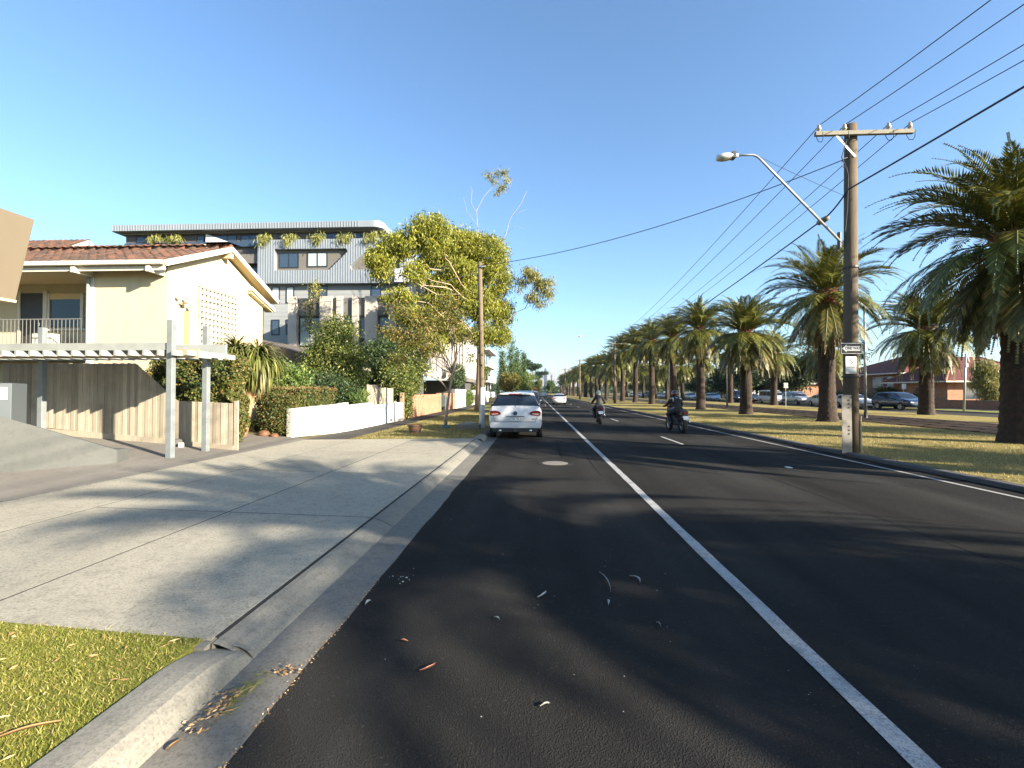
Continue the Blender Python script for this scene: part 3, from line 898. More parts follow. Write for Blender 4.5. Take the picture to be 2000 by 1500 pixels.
# breeze-block screen
scr = MB().box(.001, .012, 14.70-HY, 16.62-HY, 2.25+z0, 5.16+z0).build('block_screen', 'screen_hole_shade', t)  # dark sheet; shade inside the open blocks is put into its colour
b = MB(); S = .19; e = .014
for (a0, a1, c0, c1) in ((0, S-.01, 0, e), (0, S-.01, S-.01-e, S-.01), (0, e, e, S-.01-e), (S-.01-e, S-.01, e, S-.01-e)):
    b.box(.012, .085, a0, a1, c0, c1)
b.prism([(e, S/2-.005-.04), (S/2-.005+.04, e), (S/2-.005+.055, e+.012), (e+.012, S/2-.005-.02)], .013, .07, 'x')
bme = b.mesh('breeze_block', 'breeze_block')
for i in range(10):
    for j in range(15):
        inst('breeze_block', bme, scr, (0, 14.71-HY+i*S, 2.27+z0+j*S))
MB().box(.001, .03, 14.10-HY, 14.28-HY, 2.6+z0, 4.22+z0).build('orange_board', 'orange_board', t)
# wall bracket with insulators where the service wire lands
br = MB().tube([(0, 13.85-HY, 4.42+z0), (.28, 13.85-HY, 4.42+z0)], .03, 8).build('service_bracket', 'porcelain', t)
for k, (dx, dz) in enumerate(((.10, .12), (.28, .02), (.24, .16), (.06, -.06), (.2, -.08))):
    MB().lathe([(.015,-.05),(.05,-.045),(.06,0),(.045,.045),(.015,.05)], 10, (dx, 13.72-HY+.10*k, 4.44+z0+dz)).build('insulator', 'porcelain', br, smooth=True)
# houses just behind: gable roofs showing over the ridge
def back_roof(label, xr, xl, y0, yr, ze, zr_, wall_z=.4):
    t = thing('terrace_unit', label, 'house', (xr, yr, wall_z))
    y1 = 2*yr-y0
    MB().prism([(y0+.35-yr, 0), (y1-.35-yr, 0), (y1-.35-yr, ze-wall_z), (0, zr_-wall_z-.2), (y0+.35-yr, ze-wall_z)], xl-xr, -.35, 'x').build('wall', 'cream_render', t)
    MB().prism([(y0-yr, ze-wall_z-.08), (0, zr_-wall_z-.08), (y1-yr, ze-wall_z-.08), (y1-yr, ze-wall_z+.02), (0, zr_-wall_z+.02), (y0-yr, ze-wall_z+.02)], xl-xr, -.02, 'x').build('roof', 'terracotta_tile', t)
    a2 = math.atan((zr_-ze)/(yr-y0)); s2 = MB()
    for r in range(int(math.hypot(yr-y0, zr_-ze)/course)+1):
        for c in range(int((xr-xl)/.3)):
            M4 = Matrix.Translation((-.32-c*.3, y0-yr-.02+r*course*math.cos(a2), ze-wall_z+.026+r*course*math.sin(a2))) @ Matrix.Rotation(a2, 4, 'X')
            s2.add([tuple(M4 @ Vector(p)) for p in tile.v], tile.f)
    kind(s2.build('roof_tiles', 'terracotta_tile', t, smooth=True), 'stuff')
    for ya, yb, za, zb in ((y0, yr, ze, zr_), (yr, y1, zr_, ze)):
        MB().beam((0, ya-yr, za-wall_z-.05), (0, yb-yr, zb-wall_z-.05), .04, .2).build('barge_board', 'cream_trim', t)
back_roof('terracotta gable roof peeping over the middle of the cream house ridge', -15.0, -27.0, 18.95, 20.6, 7.3, 8.38)
back_roof('terracotta gable roof above the left end of the cream house roof', -23.0, -30, 21.2, 23.0, 8.3, 9.45)

# ---- hedges and garden plants behind the fence
def hedge(name, label, box, n, m, leaf=(.07,.04), top=None, nt=0, core='dark_leaf'):
    x0, x1, y0, y1, z0_, z1 = box
    t = thing(name, label, 'hedge', ((x0+x1)/2, (y0+y1)/2, z0_)); cx, cy = (x0+x1)/2, (y0+y1)/2
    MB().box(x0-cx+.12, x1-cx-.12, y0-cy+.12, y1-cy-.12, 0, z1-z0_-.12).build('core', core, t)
    p = np.stack([rng.uniform(x0, x1, n), rng.uniform(y0, y1, n), rng.uniform(z0_, z1, n)], 1)
    # push to faces
    f = rng.integers(0, 5, n)
    dep = rng.exponential(.05, n)
    p[f==0, 0] = x1 - dep[f==0]; p[f==1, 0] = x0 + dep[f==1]; p[f==2, 1] = y0 + dep[f==2]; p[f==3, 1] = y1 - dep[f==3]; p[f==4, 2] = z1 - dep[f==4]
    wob = .05*np.sin(p[:,0]*6+p[:,2]*5) + .04*np.sin(p[:,1]*7+p[:,2]*9)
    p += np.stack([wob, wob, wob*.6], 1)
    p -= np.array([cx, cy, z0_])
    link('foliage', leaves('foliage', m, p, unit(n)+np.array([0, 0, .4]), *leaf), t)
    if top:
        p = np.stack([rng.uniform(x0, x1, nt)-cx, rng.uniform(y0, y1, nt)-cy, z1-z0_+rng.normal(0, .04, nt)], 1)
        link('new_growth', leaves('new_growth', top, p, unit(nt)+np.array([0, 0, 1.2]), *leaf), t)['label'] = 'reddish new leaves along the top'
    return t
hedge('clipped_hedge', 'tall green ivy hedge between the paling fence and the cream gable wall', (-10.3, -7.98, 12.0, 12.7, .4, 2.66), 26000, 'hedge_leaf', (.075, .05))
hedge('photinia_hedge', 'red-tipped clipped hedge behind the white rendered wall', (-9.2, -7.72, 15.0, 17.9, .3, 1.80), 34000, 'photinia_leaf', (.07, .035), 'photinia_top', 3600)
# lower end of that hedge reaching to the driveway
t = thing('leafy_shrub', 'loose brownish shrub at the left end of the white wall', 'shrub', (-8.25, 14.75, .32))
foliage('foliage', 'photinia_leaf', t, [(0, 0, .75, .55, .5, .75), (.25, .1, .4, .35, .4, .4)], 9000, (.07, .035), .12, 20, .0)
MB().tube([(0, 0, -.02), (.02, 0, .5)], [.05, .03], 6).build('stem', 'grey_bark', t)
for lab, x, y, r in (('brown stone under the loose shrub at the end of the white wall', -8.45, 14.25, .17), ('smaller brown stone beside the driveway under the shrub', -8.1, 14.22, .12)):
    o = MB().lathe([(.02, 0), (r, .0), (r*1.1, r*.4), (r*.8, r*.95), (.03, r*1.15)], 12, (x, y, zl(x)-.02)).build('garden_stone', 'barrel_wood', smooth=True)
    tag(o, lab, 'stone')

def cordyline(label, base, heads):
    t = thing('cordyline', label, 'plant', base)
    mb = MB()
    for hx, hy, hz in heads:
        mb.tube([(0, 0, -.05), (hx*.4, hy*.4, hz*.4), (hx, hy, hz)], [.16, .13, .10], 10)
    mb.build('trunk', 'cord_bark', t, smooth=True)
    for kind_, m, n, lo, hi, L in (('leaf_crown', 'cord_leaf', 1500, -.75, 1.0, 1.12), ('dead_skirt', 'cord_dead', 110, -1.0, -.75, .8)):
        V = []; F = []
        for hx, hy, hz in heads:
            for i in range(n//len(heads)):
                s = random.uniform(lo, hi); a = random.uniform(0, 2*math.pi); L_ = L*random.uniform(.75, 1.15)
                hd = Vector((math.cos(a), math.sin(a), 0)); el_ = math.asin(s)
                p = Vector((hx, hy, hz + random.uniform(-.12, .08) - (random.uniform(0, .5) if kind_ == 'dead_skirt' else 0))); side = Vector((-math.sin(a), math.cos(a), 0))*.026
                prev = None; nn = 5
                for q in range(nn+1):
                    w = [.5, 1, 1, .8, .5, .05][q]
                    o_ = len(V); V += [tuple(p-side*w), tuple(p+side*w)]
                    if q: F.append((o_-2, o_-1, o_+1, o_))
                    p = p + (hd*math.cos(el_) + Vector((0, 0, math.sin(el_))))*L_/nn
                    el_ -= .42 if kind_ == 'leaf_crown' else .25
                    el_ = max(el_, -1.5)
        link(kind_, fast_mesh(kind_, V, F, m), t)
    return t
cordyline('cordyline with drooping strappy leaves on a shaggy brown trunk beside the cream gable wall', (-8.85, 13.75, .35), [(-.18, 0, 2.42), (.40, .15, 2.35)])

# ---- white rendered wall in three steps
t = thing('white_wall', 'low white rendered wall stepping along the footpath, with a faded sign', 'wall', (-7.1, 16.7, .2))
def wallseg(p, q, z0a, z0b, zta, ztb, th, name='wall_section'):
    (x0, y0), (x1, y1) = p, q
    d = Vector((x1-x0, y1-y0)).normalized(); nrm = Vector((-d.y, d.x))*th
    vs = []
    for (x, y), a, b in (((x0, y0), z0a, zta), ((x1, y1), z0b, ztb)):
        for k in (0, 1):
            for z in (a, b): vs.append((x+nrm.x*k+7.1, y+nrm.y*k-16.7, z-.2))
    fs = [(0,1,3,2), (4,6,7,5), (0,4,5,1), (2,3,7,6), (1,5,7,3), (0,2,6,4)]
    return MB().add(vs, fs).build(name, 'white_render', t, bevel=.012)
wallseg((-7.66, 14.42), (-7.12, 16.70), .2, .18, 1.17, 1.26, .2)
wallseg((-7.118, 16.71), (-7.03, 17.35), .18, .18, 1.26, 1.31, .2)
wallseg((-7.03, 17.36), (-6.99, 19.9), .18, .18, 1.20, 1.25, .2)
wallseg((-6.985, 19.92), (-6.98, 24.4), .18, .18, 1.12, 1.16, .2)
# faded red and grey notice painted on the wall
d = Vector((.54, 2.28)).normalized(); angw = math.atan2(d.y, d.x)
def notice(name, u, z, w, h, m, off=.003):
    c = Vector((-7.66, 14.42)) + d*u; nn = Vector((d.y, -d.x))*off
    o = MB().obox((0, 0, 0), (w, .004, h)).build(name, m, t)
    o.location = (c.x+nn.x+7.1, c.y+nn.y-16.7, z-.2); o.rotation_euler = (0, 0, angw); return o
mat('faded_red', (.68, .45, .40), .8); mat('faded_grey', (.60, .585, .53), .8)
notice('notice_panel', .98, 1.02, .36, .15, 'faded_red')
for u in (.79, 1.17): notice('notice_corner', u, 1.06, .05, .06, 'print_grey', .006)
for z, segs in ((1.045, (.84, .93, 1.0, 1.1)), (1.0, (.86, .95, 1.04, 1.12)), (.89, (.88, .96, 1.06)), (.80, (.9, 1.0, 1.07)), (.72, (.88, 1.0))):
    for u in segs: notice('faded_stroke', u, z, .055, .022, 'faded_grey' if z < .95 else 'print_red', .0065)
MB().lathe([(.01,.0),(.09,.0),(.09,.012),(.01,.014)], 14, (0,0,0)).build('vent_cover', 'print_grey', t).matrix_local = Matrix.Translation((-6.978+7.1, 20.9-16.7, .38)) @ Matrix.Rotation(R(90), 4, 'Y')
o = MB().box(-6.97, -6.83, 23.55, 23.95, .225, .36).build('concrete_block', 'concrete_path', bevel=.01); tag(o, 'pale concrete block on the footpath at the far end of the white wall', 'block')
# timber screen behind its far end
t = thing('timber_screen', 'weathered timber paling screen rising behind the far end of the white wall', 'fence', (-7.5, 22.4, .2))
for i in range(26):
    y = 20.55 + i*.148; h = 1.9 if i > 9 else 2.02
    MB().box(-.012, .012, y-22.4, y+.138-22.4, 0, h-.2+random.uniform(-.02,.02)).build('paling', 'weathered_timber', t)
# ivy-grown gate post and brick fence
t = thing('ivy_gatepost', 'brown timber gatepost half covered in ivy beside the brick fence', 'post', (-7.1, 25.3, .22))
MB().box(-.1, .1, -.7, -.55, -.02, 1.45).build('post', 'pale_timber', t); MB().box(-.1, .1, .95, 1.15, -.02, 1.6).build('post', 'barrel_wood', t)
MB().box(-.06, .0, -.54, .94, -.02, 1.4).build('gate_panel', 'barrel_wood', t)
foliage('ivy', 'shrub_leaf', t, [(.0, .2, .9, .18, .55, .85)], 3600, (.1, .08), .1, 14, .3)
t = thing('brick_fence', 'low orange brick fence with a pier along the footpath', 'wall', (-7.1, 31, .2))
MB().box(-.22, 0, -4.2, 3.3, -.02, 1.34).build('wall_panel', 'orange_brick', t, bevel=.01)
MB().box(-.25, .03, 3.31, 3.9, -.02, 1.42).build('pier', 'red_brick', t, bevel=.01)
t = thing('brick_pier', 'orange brick pier beside the dark letterbox past the brick fence', 'wall', (-7.1, 38.0, .2)); MB().box(-.24, 0, -.9, 3.0, -.02, 1.4).build('wall_panel', 'orange_brick', t, bevel=.01)
t = thing('grey_letterbox', 'dark grey letterbox on the footpath edge between two brick piers', 'letterbox', (-7.05, 36.1, .2)); MB().box(-.2, .12, -.3, .3, .35, 1.25).build('box', 'letterbox_grey', t, bevel=.03); MB().box(-.08, .02, -.08, .08, -.02, .35).build('stem', 'dark_metal', t)
MB().box(.12, .13, -.18, .18, 1.0, 1.06).build('mail_slot', 'chrome', t)
t = thing('white_picket_fence', 'pale grey board fence along the footpath beyond the brick pier', 'fence', (-7.1, 44.5, .2))
for i in range(24): MB().box(-.03, .03, -3.3+i*.26, -3.3+i*.26+.235, 0, 1.75).build('board', 'apt_zinc_white', t)
t = thing('front_fence', 'pale rendered front fence farthest along the footpath', 'wall', (-7.1, 56, .2))
MB().box(-.15, 0, -4, 3.8, -.02, 1.7).build('wall_panel', 'facade_cream', t); MB().box(-.18, .02, 4, 4.5, -.02, 1.95).build('pier', 'facade_cream', t)
MB().box(-.15, 0, 6, 14, -.02, 1.6).build('wall_panel', 'facade_cream', t)

# ---- low cottage roof behind the hedge
t = thing('old_cottage', 'low dark-roofed cottage mostly hidden behind the hedge and bushy tree', 'house', (-13.5, 26, .45))
MB().box(-5, 3.2, -2.2, 4, -.05, 2.55).build('wall', 'cream_render', t)
MB().prism([(-5.5, 2.55), (3.7, 2.55), (-.9, 4.0)], -2.8, 4.5, 'y').build('roof', 'slate_roof', t)
MB().box(-5.6, 3.8, -2.95, -2.8, 2.45, 2.6).build('gutter', 'cream_trim', t); MB().box(3.7, 3.85, -2.9, 4.6, 2.45, 2.6).build('gutter', 'cream_trim', t)
w = MB().box(1.0, 2.2, -2.24, -2.2, .9, 2.1).build('window', 'dark_glass', t); MB().box(.92, 2.28, -2.26, -2.24, .82, .9).build('sill', 'cream_trim', w)
# ---- grey apartment block
AX, AY = -20.0, 44.0
t = thing('apartment_block', 'large grey zinc-clad apartment block with pale fins rising behind the cream house', 'apartment block', (AX, AY, .4))
z0 = -.4
def ab(x0, x1, y0, y1, za, zb): return MB().box(x0-AX, x1-AX, y0-AY, y1-AY, za+z0, zb+z0)
def rounded(poly, r, n=6):
    out = []; m = len(poly)
    for i in range(m):
        p0, p1, p2 = Vector(poly[i-1]), Vector(poly[i]), Vector(poly[(i+1) % m])
        rr = r[i] if hasattr(r, '__len__') else r
        if rr <= 0: out.append(tuple(p1)); continue
        a = (p0-p1).normalized(); b = (p2-p1).normalized()
        rr = min(rr, (p0-p1).length*.45, (p2-p1).length*.45)
        for k in range(n+1):
            s = k/n; q = p1 + a*rr*(1-s)**2 + b*rr*s**2
            out.append(tuple(q))
    return out
# roof slab with rounded street corner
outline = rounded([(-41.8, 44), (-14.7, 44), (-14.7, 66), (-41.8, 66)], [.3, 1.0, 1.0, .3], 8)
rf = MB().prism([(x-AX, y-AY) for x, y in outline], 17.5+z0, 18.1+z0, 'z').build('roof_slab', 'apt_zinc', t)
ribs = MB()
for i in range(92):
    x = -41.6 + i*.27
    if x < -16.8: ribs.box(x-AX, x+.035-AX, -.045, -.001, 17.52+z0, 18.08+z0)
kind(ribs.build('cladding_rib', 'apt_zinc', rf), 'stuff')
ab(-41.3, -15.2, 44.6, 65, 17.33, 17.498).build('roof_soffit', 'apt_soffit', rf)
ab(-30, -20, 47, 56, 18.13, 18.45).build('roof_plant', 'apt_charcoal', rf)
ab(-41.1, -15.8, 45.0, 64, .0, 17.33).build('wall_core', 'apt_charcoal', t)
def window(x0, x1, za, zb, y, pane='window_glass', nm=2, frame='frame_navy', fw=.09):
    f = MB()
    f.box(x0-AX, x1-AX, y-.06-AY, y-.001-AY, za+z0, za+fw+z0); f.box(x0-AX, x1-AX, y-.06-AY, y-.001-AY, zb-fw+z0, zb+z0)
    for k in range(nm+1):
        c = x0 + (x1-x0-fw)*k/nm
        f.box(c-AX, c+fw-AX, y-.058-AY, y-.001-AY, za+fw+z0, zb-fw+z0)
    fo = f.build('window', frame, t)
    for k in range(nm):
        c0 = x0 + (x1-x0-fw)*k/nm + fw; c1 = x0 + (x1-x0-fw)*(k+1)/nm
        ab(c0+.002, c1-.002, y-.03, y-.002, za+fw+.002, zb-fw-.002).build('pane', pane, fo)
    return fo
for x0, x1, za, zb, n_ in ((-40.0, -37.4, 16.65, 17.28, 3), (-33.7, -32.9, 16.5, 17.28, 1), (-32.4, -29.6, 16.2, 17.28, 3), (-29.2, -26.5, 16.2, 17.28, 3), (-25.4, -24.6, 16.8, 17.28, 1), (-24.1, -23.3, 16.5, 17.28, 1), (-21.5, -17.1, 16.75, 17.28, 4)):
    window(x0, x1, za, zb, 45.0, 'window_glass', n_, 'frame_navy', .06)
ab(-41.0, -27.2, 44.7, 44.72, 16.0, 16.5).build('glass_balustrade', 'window_glass', t)
MB().prism([(-32.6-AX, 17.3+z0), (-32.5-AX, 17.3+z0), (-28.9-AX, 16.0+z0), (-32.6-AX, 16.0+z0)], 44.7-AY, 44.85-AY, 'y').build('privacy_screen', 'apt_zinc_white', t)
ab(-31, -26.9, 44.2, 44.99, 14.2, 15.1).build('balcony_soffit', 'apt_brown_panel', t)
ab(-31, -26.9, 44.3, 44.99, 12.0, 12.3).build('balcony_slab', 'apt_charcoal', t)
window(-29.0, -26.95, 12.3, 14.15, 45.0, 'window_glass', 2)
g_ = ab(-31, -26.9, 44.3, 44.33, 12.3, 13.3).build('glass_balustrade', 'window_glass', t)
# zinc box, cut out around two dark panels
vol = MB()
front = rounded([(-26.8, 12.15), (-12.2, 12.05), (-12.2, 16.35), (-26.8, 16.35)], [.05, .05, .05, .05], 2)
vol.prism([(x-AX, z+z0) for x, z in front], .35, 3.6, 'y')
vo = vol.build('zinc_box', 'apt_zinc', t)
# front skin with openings: bmesh fill of outline with holes
def skin_with_holes(outer, holes, y0, y1, name, m, parent):
    bm = bmesh.new(); es = []
    for loop in [outer]+holes:
        vs_ = [bm.verts.new((x-AX, y0-AY, z+z0)) for x, z in loop]
        es += [bm.edges.new((vs_[i], vs_[(i+1) % len(vs_)])) for i in range(len(vs_))]
    bmesh.ops.triangle_fill(bm, use_beauty=True, edges=es)
    r = bmesh.ops.extrude_face_region(bm, geom=bm.faces[:])
    bmesh.ops.translate(bm, verts=[v for v in r['geom'] if isinstance(v, bmesh.types.BMVert)], vec=(0, y1-y0, 0))
    bmesh.ops.recalc_face_normals(bm, faces=bm.faces)
    me = bpy.data.meshes.new(name); bm.to_mesh(me); bm.free(); me.materials.append(MATS[m])
    return link(name, me, parent)
h1 = rounded([(-25.15, 13.38), (-19.75, 13.38), (-17.95, 15.1), (-18.1, 15.42), (-25.15, 15.45)], [.02, .05, .4, .3, .02], 5)
h2 = rounded([(-17.6, 13.35), (-12.9, 13.35), (-12.9, 15.4), (-15.9, 15.4), (-17.75, 13.7)], [.5, .05, .05, .5, .4], 5)
sk = skin_with_holes([(-26.82, 12.15), (-12.2, 12.05), (-12.2, 16.35), (-26.82, 16.35)], [h1, h2], 43.9, 44.34, 'zinc_skin', 'apt_zinc', vo)
ribs = MB()
def in_poly(x, z, poly):
    c = False; n_ = len(poly)
    for i in range(n_):
        (x1_, z1_), (x2_, z2_) = poly[i], poly[i-1]
        if (z1_ > z) != (z2_ > z) and x < (x2_-x1_)*(z-z1_)/(z2_-z1_)+x1_: c = not c
    return c
for i in range(60):
    x = -26.7 + i*.245; zz = np.arange(12.16, 16.34, .06)
    ok = [not (in_poly(x, z, h1) or in_poly(x, z, h2)) for z in zz]
    a = None
    for z, k in list(zip(zz, ok)) + [(16.34, False)]:
        if k and a is None: a = z
        if not k and a is not None:
            if z-a > .15: ribs.box(x-AX, x+.03-AX, 43.86-AY, 43.899-AY, a+z0+.02, z-.02+z0)
            a = None
kind(ribs.build('cladding_rib', 'apt_zinc', sk), 'stuff')
ab(-25.6, -17.5, 44.342, 44.349, 13.2, 15.6).build('recessed_panel', 'apt_brown_panel', vo); ab(-17.45, -12.5, 44.342, 44.349, 13.2, 15.6).build('recessed_panel', 'apt_brown_panel', vo)
window(-24.9, -22.95, 13.72, 15.2, 44.34, 'window_glass', 2); window(-22.1, -20.1, 13.78, 15.2, 44.34, 'curtain', 2)
# rounded white balcony at the street corner
ol = rounded([(-13.4, 43.7), (-11.6, 43.7), (-11.6, 60), (-13.4, 60)], [.1, 1.5, .1, .1], 8)
MB().prism([(x-AX, y-AY) for x, y in ol], 12.1+z0, 13.35+z0, 'z').build('corner_balcony', 'apt_zinc_white', t, smooth=False)
# storeys under it
ab(-26.6, -12.3, 44.6, 46.1, .0, 12.14).build('board_wall', 'apt_board', t)
lines = MB()
for z in np.arange(8.2, 12.0, .42): lines.box(-26.55-AX, -12.35-AX, 44.585-AY, 44.599-AY, z+z0, z+.39+z0)
kind(lines.build('cladding_board', 'apt_board', t), 'stuff')
for za, zb in ((10.35, 11.95), (7.25, 8.75)):
    window(-25.75, -24.95, za, zb, 44.58, 'blind_white' if za > 9 else 'window_glass', 1); window(-24.3, -23.5, za, zb, 44.58, 'blind_white' if za > 9 else 'window_glass', 1)
window(-22.0, -20.2, 9.9, 12.0, 44.58, 'window_glass', 2); window(-15.9, -14.9, 10.7, 12.0, 44.58, 'window_glass', 1)
# podium with pale fins
ab(-20.9, -10.75, 39.4, 44.58, .0, 9.7).build('podium', 'apt_charcoal', t)
for x0, x1 in ((-21.1, -20.35), (-18.35, -17.3), (-16.9, -16.4), (-15.55, -15.05), (-14.45, -13.4), (-12.4, -11.7), (-11.55, -10.6)):
    ab(x0, x1, 38.95, 39.39, .0, 9.82).build('fin', 'apt_fin', t, bevel=.02)
for x0, x1 in ((-20.34, -18.36), (-17.29, -16.91), (-16.39, -15.56), (-15.04, -14.46), (-13.39, -12.41)):
    ab(x0, x1, 39.2, 39.39, 8.2, 9.72).build('spandrel', 'apt_brown_panel', t)
    window(x0+.05, x1-.05, 5.6, 8.1, 39.39, 'window_glass' if x0 > -20 else 'curtain', 1); window(x0+.05, x1-.05, 2.6, 5.2, 39.39, 'window_glass', 1)
# street front
sf = ab(-10.75, -10.55, 39.41, 82, 3.2, 12.0).build('street_front', 'facade_cream', t)
for i in range(14):
    y = 41 + i*2.9
    ab(-10.548, -10.25, y, y+.9, 3.3, 11.8).build('fin', 'apt_fin', t)
    for za in (3.9, 6.9, 9.9):
        o = MB().box(-10.549-AX, -10.50-AX, y+1.0-AY, y+2.8-AY, za+z0, za+1.7+z0).build('window', 'frame_navy', t)
        MB().box(-10.499-AX, -10.48-AX, y+1.08-AY, y+2.72-AY, za+.08+z0, za+1.62+z0).build('pane', 'window_glass', o)
ab(-10.7, -8.6, 56, 70, 3.0, 3.5).build('entry_canopy', 'apt_soffit', t)
ab(-10.6, -8.7, 57, 69, 3.52, 8.0).build('street_bay', 'apt_fin', t)
bay = MB()
for i in range(24): bay.box(-8.699-AX, -8.62-AX, 57+i*.5-AY, 57.12+i*.5-AY, 3.52+z0, 8.0+z0)
for i in range(6): bay.box(-10.5+i*.32-AX, -10.4+i*.32-AX, 56.92-AY, 56.999-AY, 3.52+z0, 8.0+z0)
kind(bay.build('batten', 'white_paint', t), 'stuff')
ab(-16, -10.8, 60, 82, .0, 3.19).build('car_park_wall', 'apt_charcoal', t)
# trailing planters along the terrace edge
tr_spots = [-26.2, -23.6, -20.9, -18.3, -15.7, -13.4, -37.6, -35.6]
for k, x in enumerate(tr_spots):
    lab = ['leftmost trailing plant on the zinc parapet of the apartment block', 'second trailing plant from the left on the zinc parapet', 'third trailing plant from the left on the zinc parapet', 'fourth trailing plant from the left on the zinc parapet', 'fifth trailing plant from the left on the zinc parapet', 'trailing plant on the parapet beside the gum tree', 'plant on the top terrace left of the white screen', 'small plant on the top terrace next to the white screen'][k]
    left = k > 5
    p = thing('trailing_plant', lab, 'plant', (x, 44.5 if left else 44.0, 16.55 if left else 16.35), 0, 'plants on the apartment terraces')
    q = MB(); q.box(-.6, .6, -.05 if left else .05, .3, -.12 if left else .0, .12); q.build('planter', 'apt_charcoal', p)
    foliage('foliage', 'trail_leaf', p, [(-.3, 0, .16, .4, .2, .16), (.3, 0, .22, .35, .2, .22)] + ([] if left else [(-.2, -.18, -.25, .5, .12, .5), (.35, -.18, -.1, .3, .1, .35)]), 380, (.55, .05), .18, 8, .8, .1)

# white balcony building far along the left footpath
t = thing('white_flats', 'white flats with stacked dark balconies beyond the gum tree trunk', 'apartment block', (-12, 92, .2))
MB().box(-7, 1.4, 0, 18, -.1, 9.8).build('wall', 'white_render', t)
for k in range(3):
    z = .6 + 3.1*k
    MB().box(1.41, 2.7, .5, 17, z-.25, z+.05).build('balcony_slab', 'white_paint', t)
    for j in range(3):
        w = MB().box(1.41, 1.46, 1+j*5.4, 5.2+j*5.4, z+.2, z+2.4).build('window', 'dark_glass', t)
    MB().box(2.62, 2.7, .5, 17, z+.06, z+.9).build('balcony_front', 'white_paint', t)
    for j in range(2): MB().box(-5.5+j*3.3, -3.5+j*3.3, -.05, -.01, z+.6, z+2.2).build('window', 'dark_glass', t)
MB().box(-7.2, 2.9, -.3, 18.3, 9.82, 10.1).build('roof', 'white_paint', t)

# ================================================================ LEFT TREES
def rel(base, pts): return [tuple(p[i]-base[i] if i < 3 else p[i] for i in range(len(p))) for p in pts]
# big gum
b0 = (-4.65, 38.2, .18)
gb = [(-8.9,38.2,14.7,1.9,1.9,1.7),(-11.1,37.4,13.5,1.4,1.5,1.1),(-12.5,37,12.3,1.1,1.3,.9),(-12.4,37.2,11.2,.9,1,.7),(-7.6,37.0,13.1,1.9,1.8,1.5),
      (-5.9,38,13.5,1.8,1.9,1.5),(-3.9,38.5,13.0,1.8,1.9,1.6),(-3.3,38,10.7,1.5,1.6,1.4),(-5.9,36.6,10.9,1.5,1.7,1.3),(-4.7,37,8.7,1.8,1.8,1.5),(-3.0,38.4,8.2,1.2,1.5,1.2),
      (-7.5,36.6,8.6,1.7,1.7,1.2),(-9.4,36.2,7.5,1.5,1.5,1.0),(-10.9,36.6,9.2,1.3,1.2,.55),(-2.8,38,6.2,.8,1.0,.9),(-6.7,37,6.5,1.4,1.4,1.0),(-9.7,37.4,11.3,1.0,1.2,.8),(-4.2,37.2,6.2,1.1,1.2,.9),(-8.4,36.8,5.6,1.3,1.3,.8),(-7.0,36.4,10.2,1.4,1.4,1.0)]
gb = [((b[0]*(b[1]-6.5)/b[1], b[1]-6.5, 1.7+(b[2]-1.7)*(b[1]-6.5)/b[1]) + tuple(q*.85 for q in b[3:]) if b[0] < -8 else b) for b in gb]
gb += [(-8.2,36.8,12.2,1.2,1.1,.9),(-7.8,36.7,9.9,1.2,1.1,.9),(-8.4,36.9,13.6,1.2,1.1,.9),(-7.3,36.8,7.7,1.1,1.0,.8)]
t = thing('gum_tree', 'tall gum tree with a broad yellow-green crown behind the left power pole', 'tree', b0)
mb = MB()
tp = [(-4.65,38.2,.1),(-4.62,38.2,1.0),(-4.55,38.2,3.5),(-4.5,38.2,6.0),(-4.7,38.2,8.6),(-5.2,38.2,11),(-5.4,38.2,13)]
mb.tube(rel(b0, tp), [.40,.36,.32,.28,.22,.15,.08], 14)
limbs(mb, rel(b0, [tp[3]])[0], [p[:3] for p in rel(b0, [gb[i] for i in (7,9,11,12,13,14,15,10,17)])], .065, wob=.6, r1=.015)
limbs(mb, rel(b0, [tp[4]])[0], [p[:3] for p in rel(b0, [gb[i] for i in (0,1,2,3,4,5,6,8,16)])], .075, wob=.6, r1=.015)
tk = mb.build('trunk', 'gum_bark', t, smooth=True)
foliage('crown', 'gum_leaf', t, rel(b0, gb), 96000, (.25, .075), .24, 30, .75, .45)
bare = MB()
def br(pts, r0, r1=.012): bare.tube(rel(b0, pts), list(np.linspace(r0*.62, r1*.8, len(pts))), 6)
br([(-4.6,38,13.2),(-4.75,38,15.2),(-4.85,38,16.5),(-4.2,38,17.7),(-3.5,38,18.4)], .07)
br([(-3.5,38,18.4),(-3.0,38,18.9),(-2.5,38,19.4)], .02, .006)
br([(-3.5,38,18.4),(-3.7,38,18.9),(-3.8,38,19.3)], .018, .006)
br([(-3.2,38,18.6),(-2.8,38,18.5),(-2.3,38,18.8)], .014, .006)
br([(-4.85,38,16.3),(-5.3,38,17.2),(-5.2,38,18.2),(-5.4,38,18.6)], .045)
br([(-4.75,38,15.2),(-5.6,38,16.4),(-5.9,38,17.6)], .035)
br([(-3.0,38,13.5),(-2.4,38,14.6),(-2.1,38,15.8),(-1.2,38,17.0),(-.75,38,18.0)], .06)
br([(-2.1,38,15.9),(-1.4,38,16.3),(-.8,38,16.5)], .02, .006)
br([(-2.6,38,14.5),(-1.6,38,15.2),(-.9,38,14.9)], .02, .006)
br([(-3.0,38.2,6.5),(-2.2,38,7.6),(-1.7,38,8.1),(-.9,37.8,8.4),(-.2,37.6,9.6),(0,37.6,10.6)], .075, .02)
br([(-.2,37.6,9.6),(.4,37.6,10.0),(1.0,37.5,10.2)], .025, .008)
br([(-.9,37.8,8.4),(.1,37.6,8.8),(.9,37.5,9.3)], .02, .006)
br([(0,37.6,10.6),(-.5,37.6,11.2)], .02, .006)
